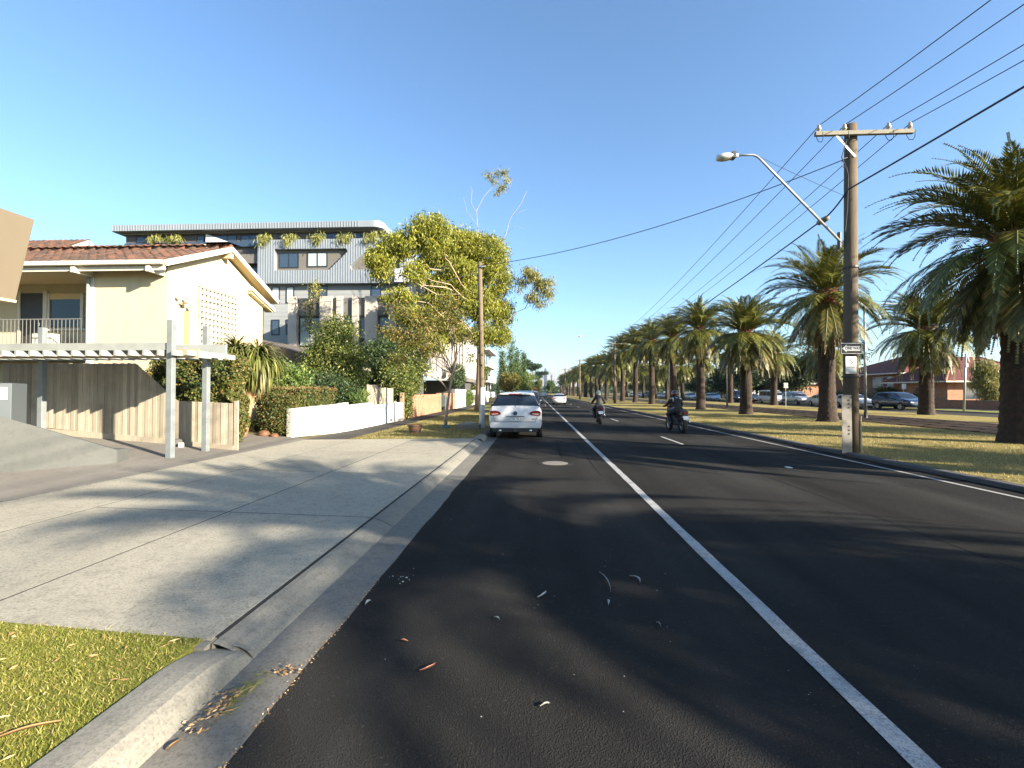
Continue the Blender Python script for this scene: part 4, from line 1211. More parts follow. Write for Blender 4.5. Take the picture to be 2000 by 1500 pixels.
br([(-.2,37.6,9.6),(-.9,37.6,10.2),(-1.2,37.6,10.5)], .016, .005)
br([(-3.0,38.2,5.6),(-2.0,38,6.0),(-1.1,38,5.9)], .02, .006)
bare.build('bare_branch', 'twig_bark', t, smooth=True)['label'] = 'leafless pale branches above the crown'
gb2 = [(-.3,37.6,11.0,.7,.7,.6),(-1.1,37.7,10.5,.4,.5,.25),(.35,37.6,10.2,.75,.6,.55),(-.2,37.5,9.2,.6,.6,.35),(.95,37.5,9.5,.45,.45,.7),(-.7,37.6,11.4,.45,.4,.25),(1.15,37.6,10.5,.3,.3,.4),(.3,37.5,8.6,.35,.3,.35),(-1.3,37.6,9.9,.25,.3,.3)]
foliage('side_spray', 'gum_leaf_light', t, rel(b0, gb2), 4300, (.24, .06), .22, 14, .9, .1)['label'] = 'separate spray of leaves on the right-hand branch'
gb3 = [(-3.9,38,19.3,.3,.3,.2),(-3.2,38,19.5,.3,.3,.15),(-2.55,38,19.5,.3,.3,.3),(-2.3,38,18.9,.3,.3,.4),(-2.75,38,18.3,.35,.3,.35),(-3.5,38,18.9,.3,.3,.25),(-3.1,38,18.0,.2,.2,.3)]
foliage('top_spray', 'gum_leaf_light', t, rel(b0, gb3), 760, (.24, .06), .16, 9, .8, .2)['kind'] = 'stuff'

# young street tree
b0 = (-3.86, 19.96, .15)
sb = [(-4.6,20,4.5,.75,.8,.55),(-5.3,20,3.9,.75,.7,.5),(-3.6,20.2,4.9,.7,.7,.5),(-3.1,20,4.0,.45,.5,.45),(-5.9,20.2,3.2,.55,.6,.45),(-4.4,19.8,3.4,.45,.5,.35),(-4.9,20.3,5.1,.6,.6,.35),(-2.8,20.2,3.1,.3,.4,.35),(-6.2,19.9,4.3,.5,.6,.35),(-3.9,20.3,5.6,.6,.6,.4),(-6.0,20.3,5.3,.5,.5,.3)]
t = thing('street_tree', 'young street tree with a thin crooked trunk and sparse bronze-green leaves on the verge', 'tree', b0)
mb = MB(); mb.tube(rel(b0, [(-3.86,19.96,.1),(-3.85,19.96,.5),(-3.78,19.95,1.1),(-3.70,19.95,1.75),(-3.55,19.96,2.5),(-3.45,19.98,3.0),(-3.4,20,3.6),(-3.55,20.1,4.6)]), [.085,.07,.06,.055,.045,.038,.03,.015], 9)
mb.tube(rel(b0, [(-3.70,19.95,1.7),(-4.05,19.95,2.15),(-4.45,19.95,2.35),(-4.95,19.95,2.55)]), [.04,.032,.022,.01], 7)
limbs(mb, rel(b0, [(-3.55,19.96,2.5)])[0], [p[:3] for p in rel(b0, sb)], .028, wob=.5, r1=.008)
mb.build('trunk', 'grey_bark', t, smooth=True)
foliage('crown', 'street_leaf', t, rel(b0, sb), 6000, (.13, .045), .2, 14, .6, .15)
o = MB().lathe([(.02,0),(.22,0),(.2,.10),(.12,.16),(.02,.17)], 14, (-3.86, 19.9, .14)).build('tree_pot', 'teal_pot', smooth=True); tag(o, 'dark green watering collar at the foot of the young street tree', 'tree collar')

# bushy tree and garden shrubs
def bush(name, label, base, blobs, m, n, leaf, h=1.5, cat='tree', clump=.22, hang=.35, bark='dark_bark', r=.09):
    return make_tree(name, label, cat, base, [(0,0,-.1),(.03,0,h*.5),(0,.02,h)], [r, r*.8, r*.6], blobs, m, bark, n, leaf, clump, 22, hang, .45, r*.4)
bush('bushy_tree', 'dense conical green bushy tree in front of the apartment fins', (-9.6, 22, .35),
     [(0,0,2.0,1.5,1.3,1.1),(-.1,.1,3.0,1.3,1.1,1.0),(.1,0,3.8,.95,.8,.8),(.05,0,4.6,.5,.4,.5),(-.9,0,2.8,.6,.7,.8),(.9,-.2,2.6,.7,.8,.9),(.6,.1,4.3,.35,.3,.45),(-.5,0,4.2,.35,.3,.4)], 'shrub_leaf', 30000, (.13,.05), 2.2)
bush('round_shrub', 'dark rounded shrub in front of the bushy tree', (-8.9, 20.3, .3), [(0,0,1.3,1.05,.9,.9),(-.5,0,1.6,.7,.7,.6),(.5,.1,1.0,.7,.7,.7)], 'dark_leaf', 15000, (.09,.045), .8, 'shrub')
bush('green_shrub', 'bright green shrub between the cordyline and the cottage', (-10.1, 18.3, .4), [(0,0,1.4,.9,.8,.8),(.4,0,1.9,.5,.5,.5),(-.5,0,1.9,.6,.5,.6)], 'bright_leaf', 9000, (.12,.06), .8, 'shrub')
bush('spiky_plant', 'arching green grass-like plant behind the white wall step', (-7.55, 20.0, .25), [(0,0,1.0,.35,.6,.45)], 'bright_leaf', 900, (.6,.03), .3, 'plant', .1, -.4)
bush('dark_tree', 'dark green tree between the bushy tree and the gum', (-9.6, 28, .3), [(0,0,2.4,1.4,1.4,1.3),(-.9,0,3.1,1.1,1.1,.9),(.9,0,3.0,1.1,1.2,.9),(.2,0,3.9,.9,.9,.7)], 'dark_leaf', 22000, (.15,.065), 2.0)
bush('leafy_shrub', 'large leafy green shrub hanging over the brick fence', (-7.75, 26.5, .24), [(0,0,2.0,.8,1.5,1.0),(-.4,.9,2.8,.9,1.1,.9),(.1,-1.1,1.8,.7,.8,.8),(0,1.6,1.8,.7,.9,.6)], 'shrub_leaf', 20000, (.15,.065), 1.2, 'shrub')
bush('mottled_tree', 'olive green garden tree overhanging the footpath behind the young street tree', (-8.3, 30.5, .25), [(0,0,3.9,1.3,1.6,1.0),(-.8,0,4.7,1.2,1.3,.8),(.4,.3,3.0,.9,1.2,.7),(-1.7,0,3.6,1.1,1.2,1.0)], 'shrub_leaf', 12000, (.16,.065), 2.8)
bush('pale_shrub', 'yellow-green shrub in front of the right-hand fins', (-11.4, 34, .3), [(0,0,3.0,.7,.7,1.2),(.1,0,4.3,.4,.4,.6)], 'bright_leaf', 3600, (.18,.08), 2.0)
bush('ball_shrub', 'clipped round green shrub on the footpath edge past the brick piers', (-6.9, 47.8, .2), [(0,0,.85,.6,.9,.8)], 'bright_leaf', 5200, (.10,.06), .4, 'shrub', .12)
bush('garden_tree', 'small dark tree against the pale street front of the apartments', (-8.6, 51, .2), [(0,0,2.9,.8,1.5,.9),(0,1,3.8,.7,1.2,.8)], 'dark_leaf', 8000, (.15,.07), 2.0)
# climbing plants up the podium
bush('podium_vine', 'thin climbing plant in front of the apartment podium', (-18.9, 38.4, .3), [(0,0,8.4,.3,.2,.7),(.5,0,9.8,.25,.2,1.1),(-.2,0,7.0,.35,.2,.9)], 'gum_leaf_light', 900, (.2,.09), 7.0, 'plant', .25)

# ---- things on the verge
t = thing('barrel_planter', 'brown half-barrel planter standing on the verge', 'planter', (-4.49, 17.3, zl(-4.49)))
MB().lathe([(.19,0),(.215,.1),(.24,.2),(.262,.33),(.235,.33),(.22,.27),(.01,.27)], 20, cap=False).build('tub', 'barrel_wood', t, smooth=False)
for z, r in ((.06,.21),(.24,.252)): MB().lathe([(r,z),(r+.006,z+.002),(r+.009,z+.04),(r+.003,z+.042)], 20, cap=False).build('hoop', 'dark_metal', t)
MB().lathe([(.01,.275),(.22,.275)], 16, cap=False).build('soil', 'ballast', t)
t = thing('concrete_pit', 'low concrete pit surround with a pale lid beside the left power pole', 'pit', (-2.85, 20.3, zl(-2.85)))
MB().box(-.55, .45, -.55, .5, -.02, .17).build('surround', 'concrete_path', t, bevel=.02); MB().lathe([(.01,.171),(.38,.171),(.38,.225),(.33,.235),(.01,.235)], 24, (-.02,0,0)).build('lid', 'concrete_slab', t)
# ================================================================ PALMS
def frond_arrays(L, th0, droop, power, nl, leaf_l, leaf_w, vee, hang, seg=12):
    """rachis in the x-z plane starting at the origin, with two ranks of leaflets"""
    pts = []; p = np.zeros(3); n = 48
    for i in range(n+1):
        tt = i/n; th = th0 - droop*tt**power
        pts.append(p.copy()); p = p + np.array([math.cos(th), 0, math.sin(th)])*L/n
    pts = np.array(pts)
    V = []; Q = []
    # rachis: a triangular strip
    for i in range(seg+1):
        a = pts[int(i*n/seg)]; w = .035*(1-i/seg)+.004
        V += [a+np.array([0, w, 0]), a+np.array([0, -w, 0]), a+np.array([0, 0, -w*1.2])]
        if i:
            o = (i-1)*3
            Q += [(o, o+1, o+4, o+3), (o+1, o+2, o+5, o+4), (o+2, o, o+3, o+5)]
    r2 = np.random.default_rng(int(L*1000+th0*77+droop*31))
    for k in range(nl):
        tt = .12 + .88*(k+.5)/nl
        i = min(n-1, int(tt*n)); a = pts[i]; d = pts[i+1]-pts[i]; d /= np.linalg.norm(d)
        up = np.array([-d[2], 0, d[0]])
        ll = leaf_l*(math.sin(min(1, tt*1.05+.12)*math.pi)**.6*.9+.12)
        for s in (-1, 1):
            v = d*(.55+.5*tt) + np.array([0, s, 0])*(1.0-.45*tt) + up*(vee+r2.normal(0, .10)) + np.array([0, 0, -1])*hang*(.6+r2.random()*.7)
            v /= np.linalg.norm(v); l_ = ll*r2.uniform(.85, 1.1)
            wv = np.cross(v, up); wv /= np.linalg.norm(wv)+1e-9; wv *= leaf_w*.5
            mid = a + v*l_*.5 + np.array([0, 0, -1])*.02; tip = a + v*l_ + np.array([0, 0, -1])*hang*.16*l_
            o = len(V); V += [a, mid+wv, tip, mid-wv]; Q.append((o, o+1, o+2, o+3))
    return np.array(V), Q
FR = {}
spec = {'upright': (3.3, R(74), R(64), 1.7, 62, .46, .042, .45, .05, 'palm_leaf'), 'steep': (3.8, R(58), R(84), 1.6, 70, .54, .044, .38, .10, 'palm_leaf'),
        'mid': (4.0, R(38), R(92), 1.4, 74, .60, .046, .28, .18, 'palm_leaf'), 'low': (3.9, R(8), R(92), 1.1, 74, .60, .046, .14, .3, 'palm_leaf'),
        'hang': (3.6, R(-34), R(50), .9, 68, .58, .048, .05, .35, 'palm_leaf_low'), 'dead': (2.9, R(-58), R(30), .8, 40, .45, .036, .0, .5, 'palm_dead')}
for k, (L, a, b, pw, nl, ll, lw, ve, hg, m_) in spec.items():
    V, Q = frond_arrays(L, a, b, pw, nl, ll, lw, ve, hg)
    FR[k] = (V, Q, fast_mesh('frond_'+k, V, Q, m_))
def frond_list(n, dead, r):
    out = []; i = 0
    tot = n
    for i in range(tot):
        u = (i+.5)/tot; az_ = i*2.39996 + r.normal(0, .12)
        kd = 'upright' if u < .12 else 'steep' if u < .32 else 'mid' if u < .52 else 'low' if u < .76 else 'hang'
        out.append((kd, az_, r.uniform(.88, 1.1), r.normal(0, .10), r.normal(0, .09), u))
    for j in range(dead):
        out.append(('dead', r.uniform(0, 6.28), r.uniform(.7, 1.1), r.normal(0, .15), r.normal(0, .12), 1.12))
    return out
def trunk_mesh(h, r, seed):
    rr = np.random.default_rng(seed); rows = []; nz = int(h/.085); na = 28
    for i in range(nz+1):
        z = h*i/nz; t_ = i/nz
        base = r*(1.28*math.exp(-z/.38)*.32 + 1.0 - .12*t_ + .0) + (.17*r*max(0, (t_-.82)/.18))
        row = []
        for k in range(na+1):
            a = 2*math.pi*(k % na)/na
            ph = (a*9/(2*math.pi) + z/.30) % 1.0; ph2 = (a*9/(2*math.pi) - z/.30) % 1.0
            sc = abs(ph-.5)*2; sc2 = abs(ph2-.5)*2
            q = base - .02 + .062*(1-max(sc, sc2)) + .018*math.sin(k*37.1+i*12.7)
            row.append((q*math.cos(a), q*math.sin(a), z-.1))
        rows.append(row)
    mb = MB(); mb.grid(rows)
    return mb
TR = {}
def palm_trunk(h, r, v):
    key = (round(h, 1), round(r, 2), v)
    if key not in TR: TR[key] = trunk_mesh(h, r, v).mesh('palm_trunk', 'palm_bark', smooth=True)
    return TR[key]
def boots(h, r, seed):
    rr = np.random.default_rng(seed); mb = MB()
    mb.lathe([(r*.98, h-.9), (r*1.16, h-.5), (r*1.2, h-.1), (r*.9, h+.35), (r*.3, h+.6)], 18)
    for i in range(90):
        a = i*2.39996; z = h - .95 + 1.25*i/90; q = r*(1.05+.12*math.sin((z-h+.95)/1.25*math.pi))
        c = Vector((q*math.cos(a), q*math.sin(a), z)); o_ = Vector((math.cos(a), math.sin(a), .9)).normalized()
        mb.beam(c, c+o_*.26, .10, .04, (math.cos(a), math.sin(a), -.9))
    return mb
BT = {}
def bare_palm(label, base, h, r, seed, detail, sc=1.0, n=88, dead=14, group='palms along the median', rz=0):
    rr = np.random.default_rng(seed)
    t = thing('palm_tree', label, 'palm tree', base, rz, group)
    link('trunk', palm_trunk(h, r, seed % 3), t)
    key = (round(h, 1), round(r, 2))
    if key not in BT: BT[key] = boots(h, r, 1).mesh('leaf_bases', 'palm_boot')
    link('leaf_bases', BT[key], t)
    fl = frond_list(n, dead, rr)
    if detail:
        for kd, a, s, tilt, roll, u in fl:
            q = r*.35
            o = inst('frond', FR[kd][2], t, (q*math.cos(a), q*math.sin(a), h + .42 - .75*u), (roll, tilt, a), (s*sc,)*3)
    else:
        pass
    return t
CR = {}
def crown_mesh(seed, n, dead):
    rr = np.random.default_rng(seed); out = {}
    for kd, a, s, tilt, roll, u in frond_list(n, dead, rr):
        V, Q, _ = FR[kd]
        M3 = np.array(Matrix.Rotation(a, 3, 'Z') @ Matrix.Rotation(tilt, 3, 'Y') @ Matrix.Rotation(roll, 3, 'X'))
        W = (V*s) @ M3.T + np.array([.15*math.cos(a), .15*math.sin(a), .42-.75*u])
        key = 'dead' if kd == 'dead' else 'green'
        vv, qq, o = out.setdefault(key, ([], [], [0]))
        vv.append(W); qq.append(np.array(Q)+o[0]); o[0] += len(W)
    return {k: fast_mesh('crown_'+k, np.concatenate(v), np.concatenate(q), 'palm_leaf' if k == 'green' else 'palm_dead') for k, (v, q, o) in out.items()}
def far_palm(label, base, h, r, seed, sc, group, rz):
    t = thing('palm_tree', label, 'palm tree', base, rz, group)
    link('trunk', palm_trunk(h, r, seed % 3), t)
    key = seed % 3
    if key not in CR: CR[key] = crown_mesh(40+key, 140, 9)
    inst('crown', CR[key]['green'], t, (0, 0, h), (0, 0, 0), (sc,)*3); inst('dead_fronds', CR[key]['dead'], t, (0, 0, h), (0, 0, 0), (sc,)*3)
    return t
near_row = [((15.35,15.8,.07), 6.35, .43, 1.10, 'large palm cut by the right edge of the photo, nearest on the median', 170, 16),
            ((15.95,26.7,.07), 6.9, .41, 1.0, 'palm with hanging dead fronds directly behind the main power pole', 112, 56),
            ((15.35,35.3,.07), 5.9, .39, .95, 'full round palm standing alone left of the main power pole', 156, 8),
            ((15.4,45.0,.07), 7.4, .37, 1.0, 'palm just right of the nearer motorcyclist in the median row', 140, 10),
            ((15.4,53.8,.07), 7.7, .38, .97, 'palm with a bright orange trunk behind the nearer motorcyclist', 136, 10),
            ((15.5,64.0,.07), 8.4, .38, 1.03, 'palm left of the nearer motorcyclist, sixth along the median row', 140, 8)]
for k, (b_, h, r, sc, lab, n, dd) in enumerate(near_row):
    bare_palm(lab, b_, h, r, 100+k, True, sc, n, dd, rz=k*1.3)
bare_palm('palm across the tram tracks in front of the red-roofed houses', (27.9,35.2,.07), 6.0, .42, 131, True, 1.05, 152, 20, 'palms beyond the tram tracks')
bare_palm('palm beyond the tram tracks beside the parked silver four-wheel drive', (30.0-.8,59.5,.07), 6.2, .38, 132, True, 1.0, 122, 10, 'palms beyond the tram tracks', 2)
for k, (b_, h) in enumerate((((15.4, 6.9, .07), 5.8), ((15.5, -3.0, .07), 5.9), ((15.4, -11.6, .07), 6.3), ((15.5, -20.6, .07), 5.8), ((28.0, 24.6, .07), 5.6), ((28.1, 14.0, .07), 5.9), ((28.1, 3.0, .07), 5.7), ((28.0, -16.5, .07), 5.6))):
    far_palm('palm standing outside the picture that throws frond shadows over the road and median', b_, h, .42, k, 1.08 if k in (1, 2) else .95, 'palms out of the picture whose shadows cross the road', k*1.1)
ORD = ['seventh', 'eighth', 'ninth', 'tenth', 'eleventh', 'twelfth', 'thirteenth', 'fourteenth']
y = 74.0; k = 0
while y < 300:
    lab = ORD[k]+' palm of the near median row, counted from the camera' if k < 8 else 'palm far along the near median row'
    o = far_palm(lab, (15.5+random.uniform(-.4,.4), y+random.uniform(-.8,.8), .07), random.choice((7.4, 8.0, 8.4, 8.8)), .37, k, random.uniform(.88,1.12), 'far palms of the near median row', random.uniform(0, 6.28))
    o.rotation_euler = (random.uniform(-.04,.04), random.uniform(-.04,.04), o.rotation_euler.z)
    y += 10 if y < 150 else 13; k += 1
y = 70.5; k = 0
while y < 290:
    lab = ORD[k].replace('seventh','third').replace('eighth','fourth').replace('ninth','fifth').replace('tenth','sixth').replace('eleventh','seventh').replace('twelfth','eighth') + ' palm of the row beyond the tram tracks, counted from the camera' if k < 6 else 'palm far along the row beyond the tram tracks'
    o = far_palm(lab, (28.4+random.uniform(-.5,.5), y+random.uniform(-1,1), .07), random.choice((6.0, 6.6, 7.0, 7.4)), .36, k+1, random.uniform(.85,1.12), 'far palms beyond the tram tracks', random.uniform(0, 6.28))
    o.rotation_euler = (random.uniform(-.04,.04), random.uniform(-.04,.04), o.rotation_euler.z)
    y += 11 if y < 150 else 16; k += 1
far_palm('palm right of centre beyond the tram tracks, half hidden by the palm behind the pole', (28.4, 47.5, .07), 5.6, .42, 1, .95, 'palms beyond the tram tracks', .5)

# ================================================================ POWER POLES AND WIRES
def power_pole(label, base, top, r0, r1, arm_z, arm_w, lean=0, detail=True, group=None, arm_rz=0):
    t = thing('power_pole', label, 'power pole', base, 0, group)
    MB().tube([(0,0,-.05),(lean*.3,0,top*.3),(lean,0,top)], [r0, (r0*2+r1)/3, r1], 16).build('pole_shaft', 'pole_timber', t, smooth=True)
    if arm_w:
        a = MB().box(-arm_w*.42, arm_w*.58, -r1-.11, -r1-.01, arm_z-.055, arm_z+.055).build('crossarm', 'crossarm_timber', t, bevel=.006)
        a.location = (lean, 0, 0)
        if detail:
            MB().beam((-.42, -r1-.07, arm_z-.06), (.1, -r1-.02, arm_z-.62), .05, .012, (0,1,0)).build('brace', 'galv_steel', t)
            for x in (-.97, -.3, .85, 1.40):
                i_ = MB().lathe([(.012,.05),(.012,.09),(.05,.10),(.06,.14),(.035,.19),(.045,.21),(.03,.25),(.012,.26)], 12, (x, -r1-.06, arm_z)).build('insulator', 'porcelain', a, smooth=True)
                MB().tube([(x, -r1-.02, arm_z+.16), (x+.03, -r1+.10, arm_z-.02), (x+.06, -r1+.05, arm_z-.16), (x+.07, -r1-.06, arm_z-.22), (x+.05, -r1-.16, arm_z-.18), (x+.02, -r1-.2, arm_z-.02)], .009, 5).build('jumper_wire', 'wire', a)
    return t
t = power_pole('tall timber power pole with crossarm, street lamp and one-way sign on the median kerb', (8.52, 13.25, .06), 8.95, .19, .15, 8.62, 2.55, .10)
# street lamp on that pole
lm = MB()
lm.tube([(-.2, -.02, 5.72), (-2.36, -.05, 8.06), (-2.44, -.05, 8.13), (-2.52, -.05, 8.165), (-2.62, -.05, 8.175), (-3.0, -.05, 8.17)], [.034,.03,.03,.03,.028,.028], 10)
arm = lm.build('lamp_arm', 'galv_steel', t, smooth=True)
MB().tube([(-.24,0,5.58),(-.24,0,6.0)], .05, 8).build('arm_bracket', 'dark_metal', t)
hd = MB(); hd.lathe([(.02,0),(.07,.02),(.10,.16),(.165,.34),(.17,.50),(.12,.66),(.03,.70)], 14, axis='x'); 
lh = hd.build('lamp_head', 'lamp_grey', t, smooth=True); lh.matrix_local = Matrix.Translation((-2.93, -.05, 8.17)) @ Matrix.Rotation(R(180-6), 4, 'Y') @ Matrix.Diagonal((.88, .85, .62, 1))
MB().lathe([(.135,0),(.125,-.04),(.085,-.08),(.02,-.095)], 14, (-3.34,-.05,8.12)).build('lamp_lens', 'lamp_lens', t, smooth=True)
MB().box(-3.12,-3.03,-.15,.05,8.08,8.255).build('lamp_band', 'dark_metal', t)
# galvanised guard plate, cable cover, signs, box
pl = MB().box(-.36, -.10, -.215, -.205, .0, 1.56).build('guard_plate', 'plate_steel', t, bevel=.004)
hole = MB().lathe([(.003,0),(.024,0),(.024,.006),(.003,.006)], 12, axis='y').mesh('bolt_hole', 'black_plastic')
for z in (1.42, 1.32, 1.22, .72, .62, .52): inst('bolt_hole', hole, pl, (-.18, -.222, z))
MB().tube([(.19,-.10,-.02),(.19,-.10,1.0)], .035, 8).build('cable_cover', 'pale_timber', t)
MB().lathe([(.212,2.03),(.216,2.04),(.216,2.07),(.212,2.08)], 16, (.02,0,0), cap=False).build('strap', 'dark_metal', t)
MB().lathe([(.198,5.0),(.202,5.01),(.202,5.04),(.198,5.05)], 16, (.05,0,0), cap=False).build('strap', 'dark_metal', t)
s1 = thing('one_way_sign', 'black one-way sign with a white left-pointing arrow on the main power pole', 'sign', (8.40, 13.0, 2.86), R(4))
MB().box(-.30, .30, -.012, 0, -.155, .155).build('sign_board', 'sign_black', s1, bevel=.02)
fr_ = MB()
for a_, b_, c_, d_ in ((-.285,.285,.13,.142),(-.285,.285,-.142,-.13),(-.285,-.273,-.13,.13),(.273,.285,-.13,.13)): fr_.box(a_,b_,-.0145,-.012,c_,d_)
fr_.build('border', 'sign_white', s1)
MB().prism([(-.25,0),(-.13,-.105),(-.13,-.062),(.235,-.062),(.235,.062),(-.13,.062),(-.13,.105)], -.0145, -.0121, 'y').build('arrow', 'sign_white', s1)
inst('lettering', text_mesh('ONE WAY', .088, 'sign_black'), s1, (.035, -.0165, 0), (R(90), 0, 0), (1, 1.15, 1))
s2 = thing('parking_sign', 'small white sign headed with a large S below the one-way sign', 'sign', (8.40, 13.02, 2.42), R(4))
MB().box(-.145, .145, -.01, 0, -.23, .23).build('sign_board', 'sign_white', s2, bevel=.02)
inst('lettering', text_mesh('S', .2, 'print_dark'), s2, (0, -.0125, .09), (R(90), 0, 0), (1.2, 1, 1))
for z, w_, h_ in ((-.045, .11, .012), (-.065, .11, .008), (-.20, .09, .008)): MB().box(-w_, w_, -.0125, -.010, z-h_, z+h_).build('fine_print', 'print_grey', s2)
MB().box(-.03, .03, -.0125, -.01, .185, .195).build('fine_print', 'print_grey', s2)
# pole 2 and farther poles
def lamp_on(t, z, reach, top):
    MB().tube([(-.15,-.02,z),(-reach*.75,-.02,top-.15),(-reach*.85,-.02,top),(-reach,-.02,top+.02)], .035, 7).build('lamp_arm', 'galv_steel', t)
    MB().tube([(-reach,-.02,top+.02),(-reach-.35,-.02,top-.02),(-reach-.7,-.02,top-.05)], [.06,.15,.06], 10).build('lamp_head', 'lamp_grey', t)
t2 = power_pole('second power pole along the median kerb with a pale lamp reaching over the road', (11.3, 68.5, .07), 8.9, .19, .15, 8.55, 2.6, 0, False); lamp_on(t2, 7.0, 4.6, 9.7)
t3 = power_pole('third power pole far along the median kerb', (9.6, 104, .07), 8.8, .18, .15, 8.5, 2.5, 0, False); lamp_on(t3, 7.0, 3.6, 9.2)
t4 = power_pole('fourth and smallest power pole near the end of the median', (8.9, 145, .07), 8.8, .18, .15, 8.5, 2.5, 0, False)
t5 = thing('power_pole', 'slim timber power pole with a white-painted foot behind the parked white car', 'power pole', (-2.36, 20.5, .13))
MB().tube([(0,0,-.05),(-.02,0,3),(-.10,0,7.25)], [.12,.11,.09], 14).build('pole_shaft', 'pole_timber', t5, smooth=True)
MB().lathe([(.122,0),(.124,.02),(.119,1.75),(.117,1.76)], 16, cap=False).build('painted_foot', 'white_paint', t5, smooth=True)
MB().beam((-.1,-.13,7.05),(.18,-.13,7.05),.05,.05).build('bracket', 'galv_steel', t5)
def wire(label, pts_list, sag, r=.012, name='overhead_wire', m='wire'):
    mb = MB()
    for a, b, s in pts_list:
        a, b = Vector(a), Vector(b); n_ = 28
        mb.tube([a.lerp(b, i/n_) - Vector((0, 0, s*4*(i/n_)*(1-i/n_))) for i in range(n_+1)], r, 5, cap=False)
    o = mb.build(name, m, smooth=True); tag(o, label, 'wire', 'wires along the road'); return o
zt_ = 8.90
for k, (xa, xb) in enumerate(((7.65, 10.2), (8.32, 10.9), (9.47, 12.0), (10.02, 12.6))):
    lab = ['overhead wire from the left end of the crossarm', 'overhead wire from the crossarm just left of the pole top', 'overhead wire from the crossarm just right of the pole top', 'overhead wire from the right end of the crossarm'][k]
    wire(lab, [((xa, 13.0, zt_), (xb, 68.4, 8.85), .9), ((xa, 13.0, zt_), (xa-.3, -30, 8.6), 1.5)], 0, .011)
wire('thick twisted cable running below the crossarm wires', [((8.4, 13.05, 7.15), (8.36, 13.95, 6.74), .05), ((8.36, 13.95, 6.74), (11.0, 68.4, 7.3), .8), ((8.4, 13.05, 7.15), (8.2, -30, 7.0), .5)], 0, .022, 'telecom_cable')
o = MB().lathe([(.02,-.22),(.075,-.2),(.085,0),(.075,.2),(.02,.22)], 12, (8.36, 14.1, 6.70), axis='y').build('cable_joint', 'concrete_path', smooth=True); tag(o, 'pale cylindrical joint hanging on the thick cable by the lamp arm', 'cable joint')
wire('service wire slanting down from the main power pole to the slim left pole', [((8.35, 13.1, 8.0), (-2.46, 20.4, 7.22), .45)], 0, .013, 'service_wire')
wire('thin service wire from the slim left pole to the cream gable wall', [((-2.5, 20.45, 7.0), (-10.68, 13.85, 4.46), .55)], 0, .009, 'house_wire')
wire('thin stay wire from the lamp arm back to the main power pole', [((6.1, 13.2, 8.2), (8.4, 13.2, 7.05), .02)], 0, .006, 'stay_wire')
mb = MB(); mb.tube([(8.36,13.02,8.5),(8.2,12.98,8.0),(8.3,12.95,7.7),(8.38,13.0,7.5),(8.33,12.98,6.6),(8.28,13.0,6.0)], .012, 5); mb.tube([(8.36,13.0,8.0),(8.22,12.98,7.95),(8.2,12.98,7.75),(8.32,12.98,7.7)], .01, 5)
o = mb.build('drop_cable', 'wire'); tag(o, 'looped black cable hanging down the side of the main power pole', 'wire')

# slim galvanised tram poles
for k, (lab, x, y, h, ln) in enumerate((('slender galvanised pole just right of the main power pole', 20.6, 30.6, 7.4, 0), ('leaning grey pole in front of the red-roofed houses', 35.9, 41.5, 5.2, .25), ('galvanised pole between the palms left of the silver four-wheel drive', 20.6, 52, 7.2, 0), ('galvanised pole behind the palm by the nearer motorcyclist', 20.6, 74, 7.2, 0), ('timber pole behind the parked silver four-wheel drive', 36.2, 62.0, 7.0, 0))):
    t = thing('tram_pole', lab, 'pole', (x, y, .05), 0, 'slim poles along the tram line')
    MB().tube([(0,0,-.05),(ln,0,h)], [.085,.06], 10).build('pole_shaft', 'galv_steel' if k != 4 else 'pale_timber', t, smooth=True)
    if k in (0, 2, 3):
        MB().tube([(0,0,h-.5),(1.2,0,h-.2),(2.2,0,h-.25)], .03, 6).build('bracket_arm', 'galv_steel', t)
        MB().lathe([(.12,-.05),(.12,.0),(.1,.12),(.1,.4)], 10).build('pole_foot', 'dark_metal', t)
    else:
        MB().box(-.05+ln*.75, .12+ln*.75, -.12, -.08, h*.72, h*.72+.3).build('notice', 'sign_white', t)
